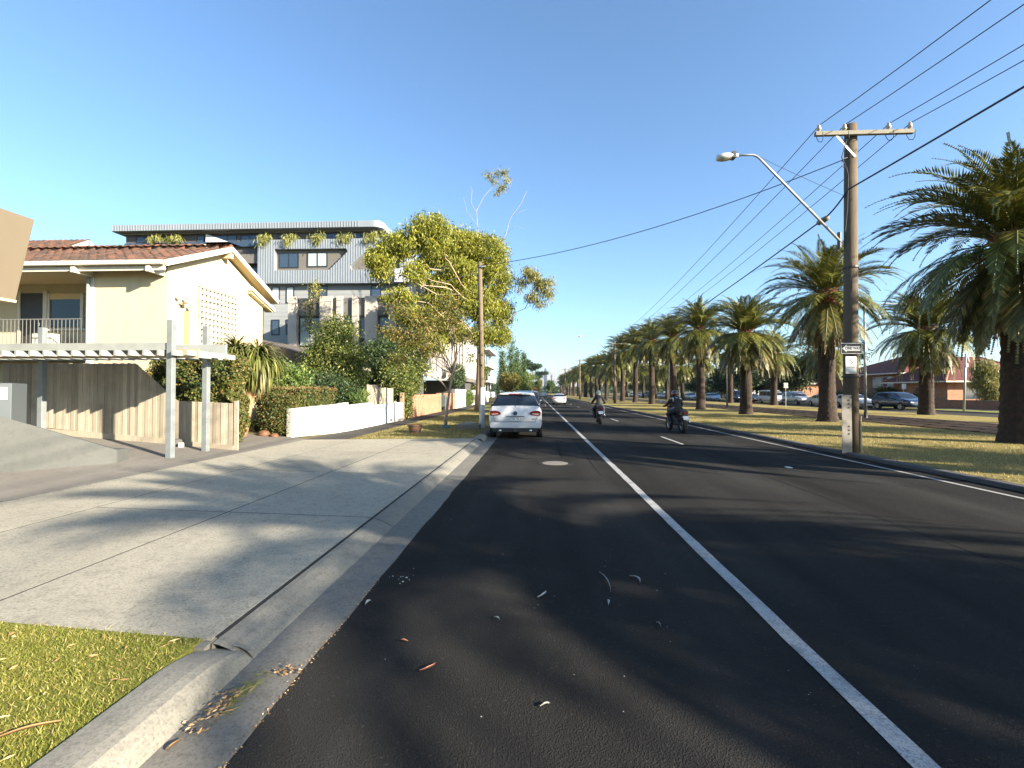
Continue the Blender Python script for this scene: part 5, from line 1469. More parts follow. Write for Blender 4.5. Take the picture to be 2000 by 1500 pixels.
# ================================================================ CARS
KINDS = {
 # top profile from the rear (y, z), belt height, length, width, wheel radius, wheel y
 'suv': dict(L=4.75, W=1.93, top=[(0,.88),(.05,1.03),(.10,1.10),(.20,1.24),(.36,1.47),(.50,1.60),(.66,1.655),(1.2,1.69),(2.0,1.70),(2.6,1.67),(3.0,1.55),(3.35,1.32),(3.65,1.13),(4.1,1.05),(4.5,.97),(4.68,.85),(4.75,.7)], belt=1.06, zb=.30, r=.36, wy=(.93,3.83), tum=.42, rg=(.17,.52), fg=(2.75,3.60), sg=(.62,3.1)),
 'sedan': dict(L=4.65, W=1.80, top=[(0,.80),(.06,.95),(.2,1.02),(.65,1.05),(.8,1.10),(1.15,1.30),(1.4,1.40),(1.9,1.445),(2.4,1.43),(2.75,1.34),(3.1,1.14),(3.4,.99),(4.0,.93),(4.4,.85),(4.6,.72),(4.65,.6)], belt=.93, zb=.22, r=.32, wy=(.95,3.70), tum=.42, rg=(.75,1.33), fg=(2.6,3.32), sg=(1.05,3.0)),
 'hatch': dict(L=4.2, W=1.76, top=[(0,.82),(.05,.98),(.12,1.05),(.3,1.28),(.5,1.42),(.9,1.48),(1.6,1.50),(2.2,1.46),(2.6,1.34),(2.95,1.12),(3.2,1.0),(3.7,.93),(4.0,.84),(4.17,.72),(4.2,.6)], belt=.95, zb=.22, r=.31, wy=(.75,3.35), tum=.40, rg=(.16,.46), fg=(2.35,3.1), sg=(.55,2.75)),
 'wagon4': dict(L=4.6, W=1.82, top=[(0,.9),(.04,1.08),(.08,1.2),(.2,1.6),(.3,1.72),(.6,1.76),(2.0,1.77),(2.5,1.72),(2.85,1.50),(3.1,1.2),(3.3,1.1),(4.0,1.04),(4.4,.98),(4.57,.85),(4.6,.7)], belt=1.05, zb=.36, r=.37, wy=(.85,3.7), tum=.25, rg=(.09,.25), fg=(2.6,3.2), sg=(.35,2.9)),
 'van': dict(L=4.9, W=1.85, top=[(0,.9),(.03,1.3),(.06,1.6),(.15,1.88),(.3,1.95),(2.0,1.97),(3.2,1.93),(3.7,1.70),(4.2,1.25),(4.5,1.08),(4.75,.95),(4.87,.8),(4.9,.65)], belt=1.10, zb=.28, r=.33, wy=(.9,3.9), tum=.22, rg=(.06,.17), fg=(3.35,4.3), sg=(.4,3.7)),
}
class CarShape:
    def __init__(s, k):
        s.k = k; s.ty = [p[0] for p in k['top']]; s.tz = [p[1] for p in k['top']]
    def ring(s, y):
        k = s.k; zt = float(np.interp(y, s.ty, s.tz)); w = k['W']/2
        e0 = 1 - .07*max(0, 1-y/.22)**2; e1 = 1 - .20*max(0, (y-(k['L']-.75))/.75)**2
        w *= min(e0, 1)*min(e1, 1)
        belt = min(k['belt'] - .05*max(0, (y-2.0)/2.5), zt-.05)
        zb = k['zb'] + .06*max(0, 1-y/.5) + .03*max(0, (y-k['L']+.5)/.5)
        wr = w*(.95 - k['tum']*max(0, zt-belt-.05)*.93)
        g = max(0, min(1, (zt-belt-.05)/.3))
        return [(0,zb),(w*.80,zb),(w*.95,zb+.06),(w*.985,zb+.2),(w,zb+.55*(belt-zb)),(w*.985,belt-.06),(w*.95,belt),(wr*(1-.02*g)+(.0 if g else 0),zt-.085*g-.012),(wr*.93,zt-.03*g-.004),(wr*.6,zt-.004),(0,zt+.004)]
    def point(s, y, u):
        r = s.ring(y); i = min(len(r)-2, int(u)); f = u-i
        return Vector((r[i][0]*(1-f)+r[i+1][0]*f, y, r[i][1]*(1-f)+r[i+1][1]*f))
    def patch(s, y0, y1, u0, u1, ny, nu, off=.006, side=1, skew=0.0):
        rows = []
        for i in range(ny+1):
            row = []
            for j in range(nu+1):
                u = u0+(u1-u0)*j/nu; y = y0+(y1-y0)*i/ny
                if skew: y = y + skew*(j/nu)*((.5-i/ny)*2)
                p = s.point(y, u); du = s.point(y, min(10, u+.05))-s.point(y, max(0, u-.05)); dy = s.point(y+.03, u)-s.point(y-.03, u)
                nn = du.cross(dy); nn = nn.normalized() if nn.length > 1e-9 else Vector((0,0,1))
                if nn.z < 0 and abs(nn.x) < .3: nn = -nn
                if nn.x < -.2: nn = -nn
                q = p + nn*off; row.append((q.x*side, q.y, q.z))
            rows.append(row)
        return rows
CAR_CACHE = {}
def car_meshes(kn):
    if kn in CAR_CACHE: return CAR_CACHE[kn]
    k = KINDS[kn]; S = CarShape(k); M = {}
    ys_ = sorted(set(list(np.linspace(0, k['L'], 46)) + [p[0] for p in k['top']] + [.02,.1,.15]))
    body = MB(); rows = []
    for y in ys_:
        r = S.ring(y); rows.append([(x, y, z) for x, z in r] + [(-x, y, z) for x, z in r[-2::-1]])
    body.grid(rows); nn = len(rows[0]); body.f.append(tuple(range(nn-1))); o = len(body.v)-nn; body.f.append(tuple(range(o, o+nn-1)))
    M['body'] = body.mesh('car_body', None, True)
    g = MB(); g.grid(S.patch(*k['rg'], 7.02, 9.999, 6, 6)); g.grid(S.patch(*k['rg'], 7.02, 9.999, 6, 6, side=-1)); M['rear_window'] = g.mesh('rear_window', 'dark_glass', True)
    g = MB(); g.grid(S.patch(*k['fg'], 7.0, 9.999, 6, 6)); g.grid(S.patch(*k['fg'], 7.0, 9.999, 6, 6, side=-1)); M['windscreen'] = g.mesh('windscreen', 'dark_glass', True)
    a, b = k['sg']; n = 3 if kn in ('suv','wagon4','van') else 2
    for side in (1, -1):
        cuts = np.linspace(a, b, n+1)
        for i in range(n):
            g = MB(); g.grid(S.patch(cuts[i]+.03, cuts[i+1]-.03, 6.08, 6.9, 6, 3, side=side)); M[f'side_window_{side}_{i}'] = g.mesh('side_window', 'dark_glass', True)
    tyre = MB(); r = k['r']; tyre.lathe([(r*.62,-.1),(r*.92,-.115),(r,-.085),(r,.085),(r*.92,.115),(r*.62,.1)], 28, axis='x', cap=False)
    M['tyre'] = tyre.mesh('tyre', 'black_rubber', True)
    rim = MB(); rim.lathe([(r*.64,.02),(r*.64,.105),(r*.56,.085),(r*.2,.07),(.01,.08)], 24, axis='x', cap=False)
    for q in range(5):
        an = q*2*math.pi/5; rim.beam((.09,0,0),(.09,r*.6*math.cos(an),r*.6*math.sin(an)),.05,.02,(1,0,0))
    M['rim'] = rim.mesh('rim', 'rim_alloy')
    w = k['W']/2; arch = MB(); arch.lathe([(.01,-.09),(r*1.16,-.09),(r*1.16,0),(.01,0)], 28, axis='x'); M['arch'] = arch.mesh('wheel_arch', 'black_plastic')
    CAR_CACHE[kn] = (M, S, k); return CAR_CACHE[kn]
def make_car(label, kn, loc, rz, paint, group=None, hero=False, cat='car', name='car', wheels='rim'):
    M, S, k = car_meshes(kn); t = thing(name, label, cat, loc, rz, group)
    b = link('body', M['body'].copy(), t); b.data.materials.clear(); b.data.materials.append(MATS[paint])
    link('rear_window', M['rear_window'], t); link('windscreen', M['windscreen'], t)
    for q in M:
        if q.startswith('side_window'): link('side_window', M[q], t)
    w = k['W']/2; r = k['r']
    for sx in (1, -1):
        for wy in k['wy']:
            ar = link('wheel_arch', M['arch'], b); ar.location = (sx*(w-.004 if sx > 0 else w-.094), wy, r+.02); ar.location.x = sx*(w-.002) if sx > 0 else -(w-.002)+.09
            e = link('wheel', M['tyre'], t); e.location = (sx*(w-.095), wy, r); 
            ri = link('rim', M['rim'], e); ri.scale = (sx*1.12, 1, 1)
    L = k['L']
    for sx in (1, -1):
        zl_ = k['belt']
        if not hero:
            poly = [(sx*w*.52, zl_-.20), (sx*w*.90, zl_-.22), (sx*w*.90, zl_-.06), (sx*w*.58, zl_-.05)]
            MB().prism(poly, -.012, .10, 'y').build('tail_light', 'tail_red', t, bevel=.01)
        MB().prism([(sx*w*.45, zl_-.38), (sx*w*.76, zl_-.36), (sx*w*.74, zl_-.24), (sx*w*.45, zl_-.28)], L-.28, L-.02, 'y').build('headlight', 'headlamp', t, bevel=.01)
        mr = MB(); mr.obox((sx*(w+.10), L*.62, zl_+.06), (.2, .1, .13)); mr.build('mirror', paint if not hero else 'black_plastic', t, bevel=.03)
    MB().box(-w*.42, w*.42, L-.045, L+.005, k['zb']+.25, k['zb']+.38).build('grille', 'black_plastic', t)
    if not hero:
        MB().box(-.19, .19, -.014, .02, k['belt']-.30, k['belt']-.19).build('number_plate', 'plate_white', t)
        MB().box(-w*.8, w*.8, .0, .2, k['zb']-.04, k['zb']+.02).build('rear_valance', 'black_plastic', t)
    return t
# ---- the parked white four-wheel drive
t = make_car('white four-wheel drive wagon parked at the left kerb, seen from behind', 'suv', (-.75, 16.95, .0), 0, 'car_white', None, True)
# tailgate detail (car space: rear at y = 0, up z)
lens = [(.50,.90),(.62,.855),(.90,.84),(.925,.95),(.90,1.015),(.70,1.03),(.55,.985)]
for sx in (1, -1):
    tl = MB().prism(rounded([(sx*x, z) for x, z in lens], .05, 3), -.018, .16, 'y').build('tail_light', 'tail_red', t, bevel=.012)
    MB().prism(rounded([(sx*.60,.895),(sx*.84,.875),(sx*.86,.92),(sx*.62,.935)], .02, 3), -.026, -.017, 'y').build('reversing_lens', 'tail_clear', tl)
    MB().box(min(sx*.62, sx*.90), max(sx*.62, sx*.90), -.02, .05, .455, .495).build('bumper_reflector', 'print_red' if sx < 0 else 'black_plastic', t)
    MB().tube([(sx*.60,.62,1.685),(sx*.615,.9,1.735),(sx*.615,2.4,1.735),(sx*.60,2.7,1.68)], .018, 8).build('roof_rail', 'chrome', t)
    MB().lathe([(.02,-.06),(.05,-.05),(.05,.05),(.045,.052)], 12, (sx*.55,.03,.30), axis='y').build('exhaust', 'chrome', t)
MB().prism(rounded([(-.91,.40),(.91,.40),(.93,.56),(.88,.60),(-.88,.60),(-.93,.56)], .05, 4), -.03, .25, 'y').build('rear_bumper', 'car_white', t, bevel=.02)
MB().prism([(-.80,.26),(.80,.26),(.86,.40),(-.86,.40)], -.012, .3, 'y').build('rear_valance', 'black_plastic', t)
MB().box(-.72, .72, -.004, .03, .615, .628).build('tailgate_seam', 'dark_metal', t)
for sx in (1, -1): MB().beam((sx*.72,-.001,.62),(sx*.80,.0,.84),.012,.012).build('tailgate_seam', 'dark_metal', t)
MB().box(-.34, .34, -.018, .03, .808, .832).build('tailgate_handle', 'dark_metal', t)
np_ = MB().box(-.187, .187, -.02, .0, .655, .79).build('number_plate', 'plate_white', t, bevel=.006)
bd = MB()
for a_, b_, c_, d_ in ((-.187,.187,.778,.79),(-.187,.187,.655,.667),(-.187,-.176,.667,.778),(.176,.187,.667,.778)): bd.box(a_,b_,-.0225,-.0201,c_,d_)
bd.build('border', 'print_dark', np_)
inst('lettering', text_mesh('1WL 7IA', .088, 'print_dark'), np_, (0, -.0225, .722), (R(90), 0, 0), (.9, 1.05, 1))
em = MB()
for i in range(24):
    a0, a1 = 2*math.pi*i/24, 2*math.pi*(i+1)/24
    em.beam((.068*math.cos(a0),-.02,.93+.068*math.sin(a0)),(.068*math.cos(a1),-.02,.93+.068*math.sin(a1)),.012,.012,(0,1,0))
for seg in (((-.038,.055),(-.004,.005)),((.038,.055),(.004,.005)),((-.055,.035),(-.03,-.05)),((-.03,-.05),(0,-.005)),((0,-.005),(.03,-.05)),((.03,-.05),(.055,.035))):
    em.beam((seg[0][0],-.02,.93+seg[0][1]),(seg[1][0],-.02,.93+seg[1][1]),.011,.01,(0,1,0))
em.lathe([(.01,-.006),(.062,-.006),(.062,-.002)], 24, (0,-.004,.93), axis='y')
em.build('emblem', 'print_dark', t)['label'] = 'round badge in the middle of the tailgate'
MB().box(.60, .74, -.008, .0, .715, .74).build('model_badge', 'chrome', t)
MB().prism([(-.56,1.60),(.56,1.60),(.60,1.655),(-.60,1.655)], .40, .60, 'y').build('spoiler', 'car_white', t, bevel=.015)
MB().box(-.24,.24,.392,.41,1.612,1.64).build('brake_light', 'tail_red', t)
MB().tube([(.0,.13,1.14),(-.02,.30,1.34)], .012, 6).build('rear_wiper', 'black_plastic', t)
MB().lathe([(.02,0),(.035,.02),(.02,.06)], 10, (0,.9,1.69)).build('aerial', 'black_plastic', t)
MB().tube([(0,-.05,.30),(0,-.09,.30),(0,-.09,.40)], .022, 8).build('tow_bar', 'chrome', t)
# seats behind the glass are hidden by the tint; other traffic and parked cars
make_car('dark wagon parked in front of the white four-wheel drive', 'wagon4', (-.62, 26.5, 0), 0, 'car_black')
make_car('silver hatchback roof showing past the dark parked wagon', 'hatch', (-.62, 35, 0), 0, 'car_silver')
make_car('white sedan driving away in the near lane', 'sedan', (3.15, 63.5, 0), 0, 'car_white')
make_car('tiny white van far away in the left lane', 'van', (2.4, 150, 0), 0, 'car_white', None, False, 'van', 'van')
make_car('tiny red car far away at the left kerb', 'hatch', (-.5, 160, 0), 0, 'car_red')
rowc = [('dark blue-grey four-wheel drive parked beside the palm trunk near the red-roofed houses', 'suv', 44.2, 'car_navy'), ('white hatchback parked right of the slender galvanised pole', 'hatch', 50.2, 'car_white'), ('white sedan partly hidden by the main power pole', 'sedan', 55.6, 'car_white'),
        ('silver four-wheel drive parked just left of the palm behind the power pole', 'wagon4', 61.5, 'car_silver'), ('white van with a sloping front parked behind the orange-lit palm trunk', 'van', 68.3, 'car_white'), ('black sedan parked behind the same orange-lit palm trunk', 'sedan', 74.5, 'car_black'), ('dark blue people mover parked beside the black sedan', 'van', 80.5, 'car_navy'),
        ('pale blue hatchback parked right of the second distant palm', 'hatch', 91, 'car_iceblue'), ('pale blue sedan low behind the grass near the slim orange palm', 'sedan', 97, 'car_iceblue'), ('pale silver-blue hatchback left of the slim orange palm', 'hatch', 104, 'car_iceblue'), ('bright blue van glimpsed beside the maroon helmet', 'van', 118, 'car_blue')]
for lab, kn, y, pc in rowc:
    make_car(lab, kn, (34.3, y+4.6, 0), R(180), pc, 'cars parked along the far road')
for k, y in enumerate((128, 136, 150, 163, 171, 190)):
    make_car('small distant car parked along the far road beyond the palms', ('hatch','sedan','wagon4')[k % 3], (34.3, y, 0), R(180), ('car_white','car_silver','car_grey')[k % 3], 'distant parked cars')

# ================================================================ MOTORCYCLES AND RIDERS
def motorcycle(label, loc, rz, paint, tall=1.0, panniers=False):
    t = thing('motorcycle', label, 'motorcycle', loc, rz)
    r = .315
    def wheel(y, wd):
        ty = MB().lathe([(r*.70,-wd*.45),(r*.9,-wd*.5),(r*.985,-wd*.3),(r,0),(r*.985,wd*.3),(r*.9,wd*.5),(r*.70,wd*.45)], 28, axis='x', cap=False).build('wheel', 'black_rubber', t, smooth=True)
        ty.location = (0, y, r)
        rm = MB().lathe([(r*.72,-.03),(r*.64,-.03),(r*.64,.03),(r*.72,.03)], 24, axis='x', cap=False)
        for q in range(5): rm.beam((0,0,0),(0,r*.68*math.cos(q*1.257),r*.68*math.sin(q*1.257)),.03,.03,(1,0,0))
        rm.build('rim', 'rim_alloy', ty)
    wheel(-.70, .18); wheel(.72, .12)
    MB().prism([(-.62,.36),(-.30,.30),(.30,.28),(.42,.50),(.30,.72),(-.15,.72),(-.45,.55)], -.17, .17, 'x').build('engine', 'dark_metal', t, bevel=.03)
    MB().prism([(-.05,.72),(.42,.74),(.46,.92),(.28,1.02),(.05,.98),(-.12,.82)], -.15, .15, 'x').build('fuel_tank', paint, t, bevel=.05)
    MB().prism([(-.85,.86),(-.5,.78),(-.05,.76),(-.1,.86),(-.45,.90),(-.82,.98)], -.13, .13, 'x').build('seat', 'black_plastic', t, bevel=.03)
    MB().prism([(-.98,.80),(-.55,.68),(-.4,.77),(-.8,.88),(-1.0,.92)], -.12, .12, 'x').build('tail_section', paint, t, bevel=.02)
    MB().box(-.09, .09, -1.03, -.985, .80, .89).build('tail_light', 'tail_red', t, bevel=.01)
    MB().beam((0,-.98,.78),(0,-1.05,.55),.20,.02,(0,1,0)).build('mudguard', 'black_plastic', t)
    MB().obox((0,-1.06,.64),(.22,.012,.15), Matrix.Rotation(-.25, 3, 'X')).build('number_plate', 'plate_white', t)
    for sx in (1, -1):
        MB().tube([(sx*.09,.72,.315),(sx*.10,.56,.85),(sx*.10,.50,1.02)], .028, 8).build('fork', 'galv_steel', t)
        MB().tube([(sx*.11,-.70,.315),(sx*.12,-.35,.40)], .03, 8).build('swingarm', 'dark_metal', t)
        MB().tube([(0,.46,1.05),(sx*.2,.46,1.08),(sx*.38,.38,1.06)], .016, 8).build('handlebar', 'black_plastic', t)
        mm = MB().tube([(sx*.28,.42,1.08),(sx*.42,.46,1.26)], .008, 6).build('mirror', 'black_plastic', t)
        MB().lathe([(.01,-.012),(.055,-.012),(.06,0),(.05,.012),(.01,.012)], 14, (sx*.44,.45,1.29), axis='y').build('mirror_glass', 'headlamp' if sx < 0 else 'black_plastic', mm)
        MB().tube([(sx*.12,-.95,.78),(sx*.22,-.96,.78)], .012, 6).build('indicator', 'orange_board', t)
    MB().tube([(.17,.1,.35),(.20,-.4,.36),(.22,-.85,.48)], [.03,.045,.06], 12).build('exhaust', 'chrome', t, smooth=True)
    MB().prism([(.52,.80),(.66,.82),(.62,1.05),(.50,1.12)], -.14, .14, 'x').build('headlight_fairing', paint, t, bevel=.03)
    MB().box(-.05, .05, .60, .92, .625, .645).build('front_mudguard', paint, t)
    return t
def rider(label, loc, rz, lean, jac, leg, helmet, pack=None, head_turn=0):
    t = thing('person', label, 'person', loc, rz)
    J = {'pel': (0,-.30,.90), 'wa': (0,-.24,1.06), 'ch': (0,-.12+lean,1.28), 'nb': (0,-.03+lean,1.43), 'hd': (0,.02+lean,1.53)}
    V = []; E = []; Rd = []
    def av(p, r): V.append(p); Rd.append(r); return len(V)-1
    pel = av(J['pel'], (.175,.145)); wa = av(J['wa'], (.165,.125)); ch = av(J['ch'], (.185,.13)); nb = av(J['nb'], (.09,.08)); hd = av(J['hd'], (.075,.075))
    E += [(pel,wa),(wa,ch),(ch,nb),(nb,hd)]
    for s in (1,-1):
        sh = av((s*.19, -.06+lean, 1.38), (.085,.085)); e1 = av((s*.27, .02+lean, 1.24), (.07,.07)); el_ = av((s*.34, .12+lean*.6, 1.12), (.058,.058)); wr_ = av((s*.355, .31, 1.09), (.042,.042)); hn = av((s*.35, .36, 1.085), (.04,.045))
        E += [(nb,sh),(sh,e1),(e1,el_),(el_,wr_),(wr_,hn)]
        hp = av((s*.13,-.24,.88), (.115,.115)); th = av((s*.21,-.02,.82), (.10,.10)); kn = av((s*.255,.20,.74), (.075,.075)); cf = av((s*.24,.06,.58), (.068,.068)); an = av((s*.225,-.07,.40), (.052,.052)); to = av((s*.225,.10,.345), (.045,.04))
        E += [(pel,hp),(hp,th),(th,kn),(kn,cf),(cf,an),(an,to)]
    me = bpy.data.meshes.new('body'); me.from_pydata(V, E, []); me.materials.append(MATS[jac])
    o = link('body', me, t)
    sk = o.modifiers.new('skin', 'SKIN'); sk.use_smooth_shade = True
    if not me.skin_vertices: 
        bm = bmesh.new(); bm.from_mesh(me); bm.verts.layers.skin.verify(); bm.to_mesh(me); bm.free()
    for i, r in enumerate(Rd): me.skin_vertices[0].data[i].radius = r
    me.skin_vertices[0].data[0].use_root = True
    o.modifiers.new('sub', 'SUBSURF').levels = 1; o.modifiers['sub'].render_levels = 2
    for s in (1,-1):      # trousers and boots over the leg, gloves with curled fingers
        MB().tube([(s*.13,-.26,.90),(s*.21,-.02,.825),(s*.258,.21,.74),(s*.242,.06,.58),(s*.226,-.06,.43)], [.135,.118,.09,.082,.066], 12).build('trouser_leg', leg, t, smooth=True)
        MB().tube([(s*.227,-.06,.46),(s*.226,-.085,.36),(s*.226,.0,.325),(s*.226,.14,.32)], [.062,.065,.058,.04], 10).build('boot', 'black_plastic', t, smooth=True)
        gl = MB(); gl.obox((s*.355,.375,1.09), (.085,.07,.05))
        for q in range(4): gl.tube([(s*(.32+q*.024),.40,1.10),(s*(.32+q*.024),.437-.004*abs(q-1),1.085),(s*(.32+q*.024),.43,1.05),(s*(.32+q*.024),.40,1.045)], .0105, 6)
        gl.tube([(s*.315,.37,1.085),(s*.305,.395,1.06),(s*.315,.415,1.045)], .012, 6)
        gl.build('glove', 'black_plastic', t, smooth=True)
    hp_ = Vector(J['hd'])+Vector((0,.02,.09))
    hm = MB().lathe([(.02,-.135),(.09,-.13),(.118,-.07),(.130,.0),(.122,.07),(.085,.125),(.03,.148),(.005,.15)], 22).build('helmet', helmet, t, smooth=True); hm.location = hp_; hm.scale = (1, 1.15, 1)
    MB().grid([[(.128*math.sin(a)*math.cos(b_)*1.01, .128*math.cos(a)*math.cos(b_)*1.02, .13*math.sin(b_)) for a in np.linspace(-1.1,1.1,9)] for b_ in (-.35,-.1,.2,.42)]).build('visor', 'dark_glass', hm, smooth=True)
    MB().lathe([(.105,-.142),(.112,-.13),(.116,-.105),(.108,-.10)], 20, cap=False).build('helmet_trim', 'black_plastic', hm, smooth=True)
    MB().lathe([(.10,-.02),(.105,.03),(.088,.06)], 16, J['nb'], cap=False).build('collar', jac, t, smooth=True)
    if pack:
        MB().prism([(-.30+lean,1.05),(-.16+lean,1.08),(-.20+lean,1.42),(-.30+lean,1.40)], -.15, .15, 'x').build('backpack', pack, t, bevel=.05)
        for s in (1,-1): MB().obox((s*.13,-.175+lean,1.33), (.07,.07,.2), Matrix.Rotation(s*.4,3,'Y')).build('pale_panel', 'vest_pale', t, bevel=.02)
        MB().tube([(.24,-.06+lean,1.40),(0,-.14+lean,1.435),(-.24,-.06+lean,1.40)], .035, 8).build('pale_panel', 'vest_pale', t, smooth=True)
    return t
motorcycle('dark maroon motorcycle ridden along the lane dashes, farther from the camera', (3.35, 25.4, .006), R(-2), 'bike_maroon')
rider('person in black with a pale helmet riding the farther motorcycle', (3.35, 25.4, .006), R(-2), .02, 'jacket_black', 'jeans_dark', 'helmet_pale')
motorcycle('black motorcycle ridden near the median kerb, closer to the camera', (5.95, 20.45, .006), R(6), 'bike_black')
rider('person with a maroon helmet and pale-panelled black jacket riding the nearer motorcycle', (5.95, 20.45, .006), R(6), .06, 'jacket_black', 'jeans_dark', 'helmet_maroon', 'jacket_black')

# ================================================================ FAR SIDE
def hip_house(label, cx, cy, w, d, eave, ridge, wall, roofm, base=.09, over=.5, windows=(), name='brick_house'):
    t = thing(name, label, 'house', (cx, cy, base))
    MB().box(-w/2, w/2, -d/2, d/2, -.05, eave).build('wall', wall, t)
    a, b = w/2+over, d/2+over; rl_ = max(0, abs(a-b)); rr = min(a, b)
    p = [(-a,-b,eave-.05),(a,-b,eave-.05),(a,b,eave-.05),(-a,b,eave-.05)]
    q = [(-(a-rr),0,ridge),((a-rr),0,ridge)] if a >= b else [(0,-(b-rr),ridge),(0,(b-rr),ridge)]
    if a >= b: fs = [(0,1,5,4),(1,2,5),(2,3,4,5),(3,0,4),(3,2,1,0)]
    else: fs = [(0,1,4),(1,2,5,4),(2,3,5),(3,0,4,5),(3,2,1,0)]
    rf_ = MB().add(p+q, fs).build('roof', roofm, t)
    hips = [((p[0]),q[0]),((p[1]),q[1] if a >= b else q[0]),((p[2]),q[1]),((p[3]),q[0] if a >= b else q[1])]
    for u, v in hips: MB().tube([Vector(u)+Vector((0,0,.03)), Vector(v)+Vector((0,0,.03))], .09, 6).build('hip_cap', 'hip_tile', rf_)
    g = MB(); g.box(-a-.05,a+.05,-b-.1,-b,eave-.17,eave-.03); g.box(-a-.1,-a-.001,-b,b,eave-.17,eave-.03)
    g.build('gutter', 'cream_trim', t)
    for face, u0, u1, z0_, z1_ in windows:
        if face == 's': o = MB().box(u0,u1,-d/2-.03,-d/2-.001,z0_,z1_).build('window','frame_navy',t); MB().box(u0+.06,u1-.06,-d/2-.05,-d/2-.031,z0_+.06,z1_-.06).build('pane','window_glass',o)
        else:
            n_ = max(1, int((u1-u0)/.8)); o = MB().box(-w/2-.03,-w/2-.001,u0,u1,z0_,z1_).build('window','white_paint',t)
            for i in range(n_):
                s_ = (u1-u0)/n_; MB().box(-w/2-.05,-w/2-.031,u0+i*s_+.04,u0+(i+1)*s_-.04,z0_+.06,z1_-.06).build('pane','window_glass',o)
    return t
hip_house('brick house with a red hip roof and sunlit brick side wall across the far road', 48.6, 64.5, 10.5, 12, 3.95, 6.2, 'house_brick', 'red_roof_tile', windows=(('w',-5.0,-1.5,2.2,3.5),('w',1.0,4.0,2.2,3.5)))
hip_house('lower red-roofed porch house in front of the brick house at the right', 46.2, 53.2, 9.5, 7, 2.75, 5.4, 'red_brick', 'red_roof_tile', over=.9, windows=(('s',-3.2,-1.6,.9,2.2),('s',.8,2.6,.9,2.2),('w',-2,.5,.9,2.2)))
hip_house('brick house glimpsed between palms far across the road', 52, 96, 10, 12, 3.2, 5.4, 'red_brick', 'slate_roof', windows=(('w',-4,-2,1.0,2.3),('w',1,3.2,1.0,2.3)))
hip_house('pale house glimpsed behind the parked pale blue cars', 54, 128, 10, 12, 3.3, 5.2, 'white_render', 'slate_roof', windows=(('w',-4,-2,1.0,2.3),('s',-3,-1,1,2.3)))
t = thing('garden_wall', 'low dark brick garden wall in front of the porch house', 'wall', (41.2, 48, .09)); MB().box(-.15,.15,-6,9,-.02,.75).build('wall_panel','red_brick',t); MB().box(-.2,.2,-6,9,.755,.83).build('coping','concrete_path',t)
for k, y in enumerate((-6.4, 9.4)): MB().box(-.3,.3,y-.3,y+.3,-.02,1.05).build('pier','red_brick',t)
# far-side greenery
bush('weeping_shrub', 'tall pale weeping shrub right of the porch house', (42.0, 46.0, .09), [(0,0,2.6,1.1,1.1,1.3),(-.3,0,3.7,.8,.8,.8),(.2,0,1.5,.9,.9,1.0)], 'gum_leaf_light', 9000, (.28,.06), 1.5, 'shrub', .25, 1.2)
bush('red_shrub', 'small reddish shrub in front of the brick house', (41.5, 52.5, .09), [(0,0,1.5,.9,.9,.5),(.7,.2,1.2,.7,.7,.4)], 'photinia_top', 2400, (.2,.09), .6, 'shrub')
dk = [('dark spreading tree behind the parked cars right of centre', 47, 77, 9.5), ('dark rounded tree behind the silver four-wheel drive', 45, 84, 8.5), ('dark dense tree behind the black sedan', 46, 101, 9.0), ('dark dense tree behind the dark blue people mover', 48, 111, 10), ('dark tree behind the pale blue hatchback', 45.5, 118, 8), ('dark tree behind the pale blue sedan', 46, 140, 10), ('dark tree behind the slim orange palm', 47, 155, 9.5), ('dark tree behind the far end of the parked cars', 44, 172, 9.5), ('dark tree near the far end of the palm row', 43, 196, 11), ('dark tree at the far end of the palm row', 42, 225, 12), ('farthest dark tree beyond the palm row', 40, 262, 12), ('tall dark tree behind the parked white van', 46, 90, 10), ('dark tree filling the gap behind the bright blue van', 44, 128, 10), ('dark tree between the third and fourth palms across the tracks', 44, 148, 10.5), ('dark tree left of the nearer motorcyclist beyond the tracks', 43, 184, 11), ('dark tree near the farther motorcyclist beyond the tracks', 42, 210, 12), ('dark tree by the second power pole beyond the tracks', 41, 243, 12)]
for lab, x, y, h in dk:
    bl = [(random.uniform(-2,2), random.uniform(-2.5,2.5), h*random.uniform(.28,.85), random.uniform(1.6,2.6), random.uniform(1.6,2.6), random.uniform(1.1,1.8)) for _ in range(13)]
    bush('street_tree', lab, (x, y, .09), bl, 'dark_leaf', 11000, (.42,.2), h*.45, 'tree', .45, .3, 'dark_bark', .22)
t = far_palm('short young palm in the garden beside the brick house', (40.6, 57.0, .09), .9, .22, 2, .52, 'garden palms', .3)
bush('ground_hedge', 'dark low hedge behind the parked white cars', (41.5, 66, .09), [(0,0,.9,.8,4.5,.8),(0,-3,.8,.7,2,.7),(0,3.5,1.1,.8,2,.9)], 'dark_leaf', 9000, (.14,.08), .5, 'hedge')
# road signs along the tram line
for k, (lab, x, y, h) in enumerate((('thin sign post with a small sign on the second median', 26.5, 51.5, 2.6), ('small white sign on a post beside the porch house', 39.3, 52.5, 2.5))):
    t = thing('sign_post', lab, 'sign', (x, y, .07)); MB().tube([(0,0,-.05),(0,0,h)], .03, 8).build('post','galv_steel',t); MB().box(-.22,.22,-.05,-.03,h-.55,h).build('sign_board','sign_white' if k else 'lamp_grey',t)

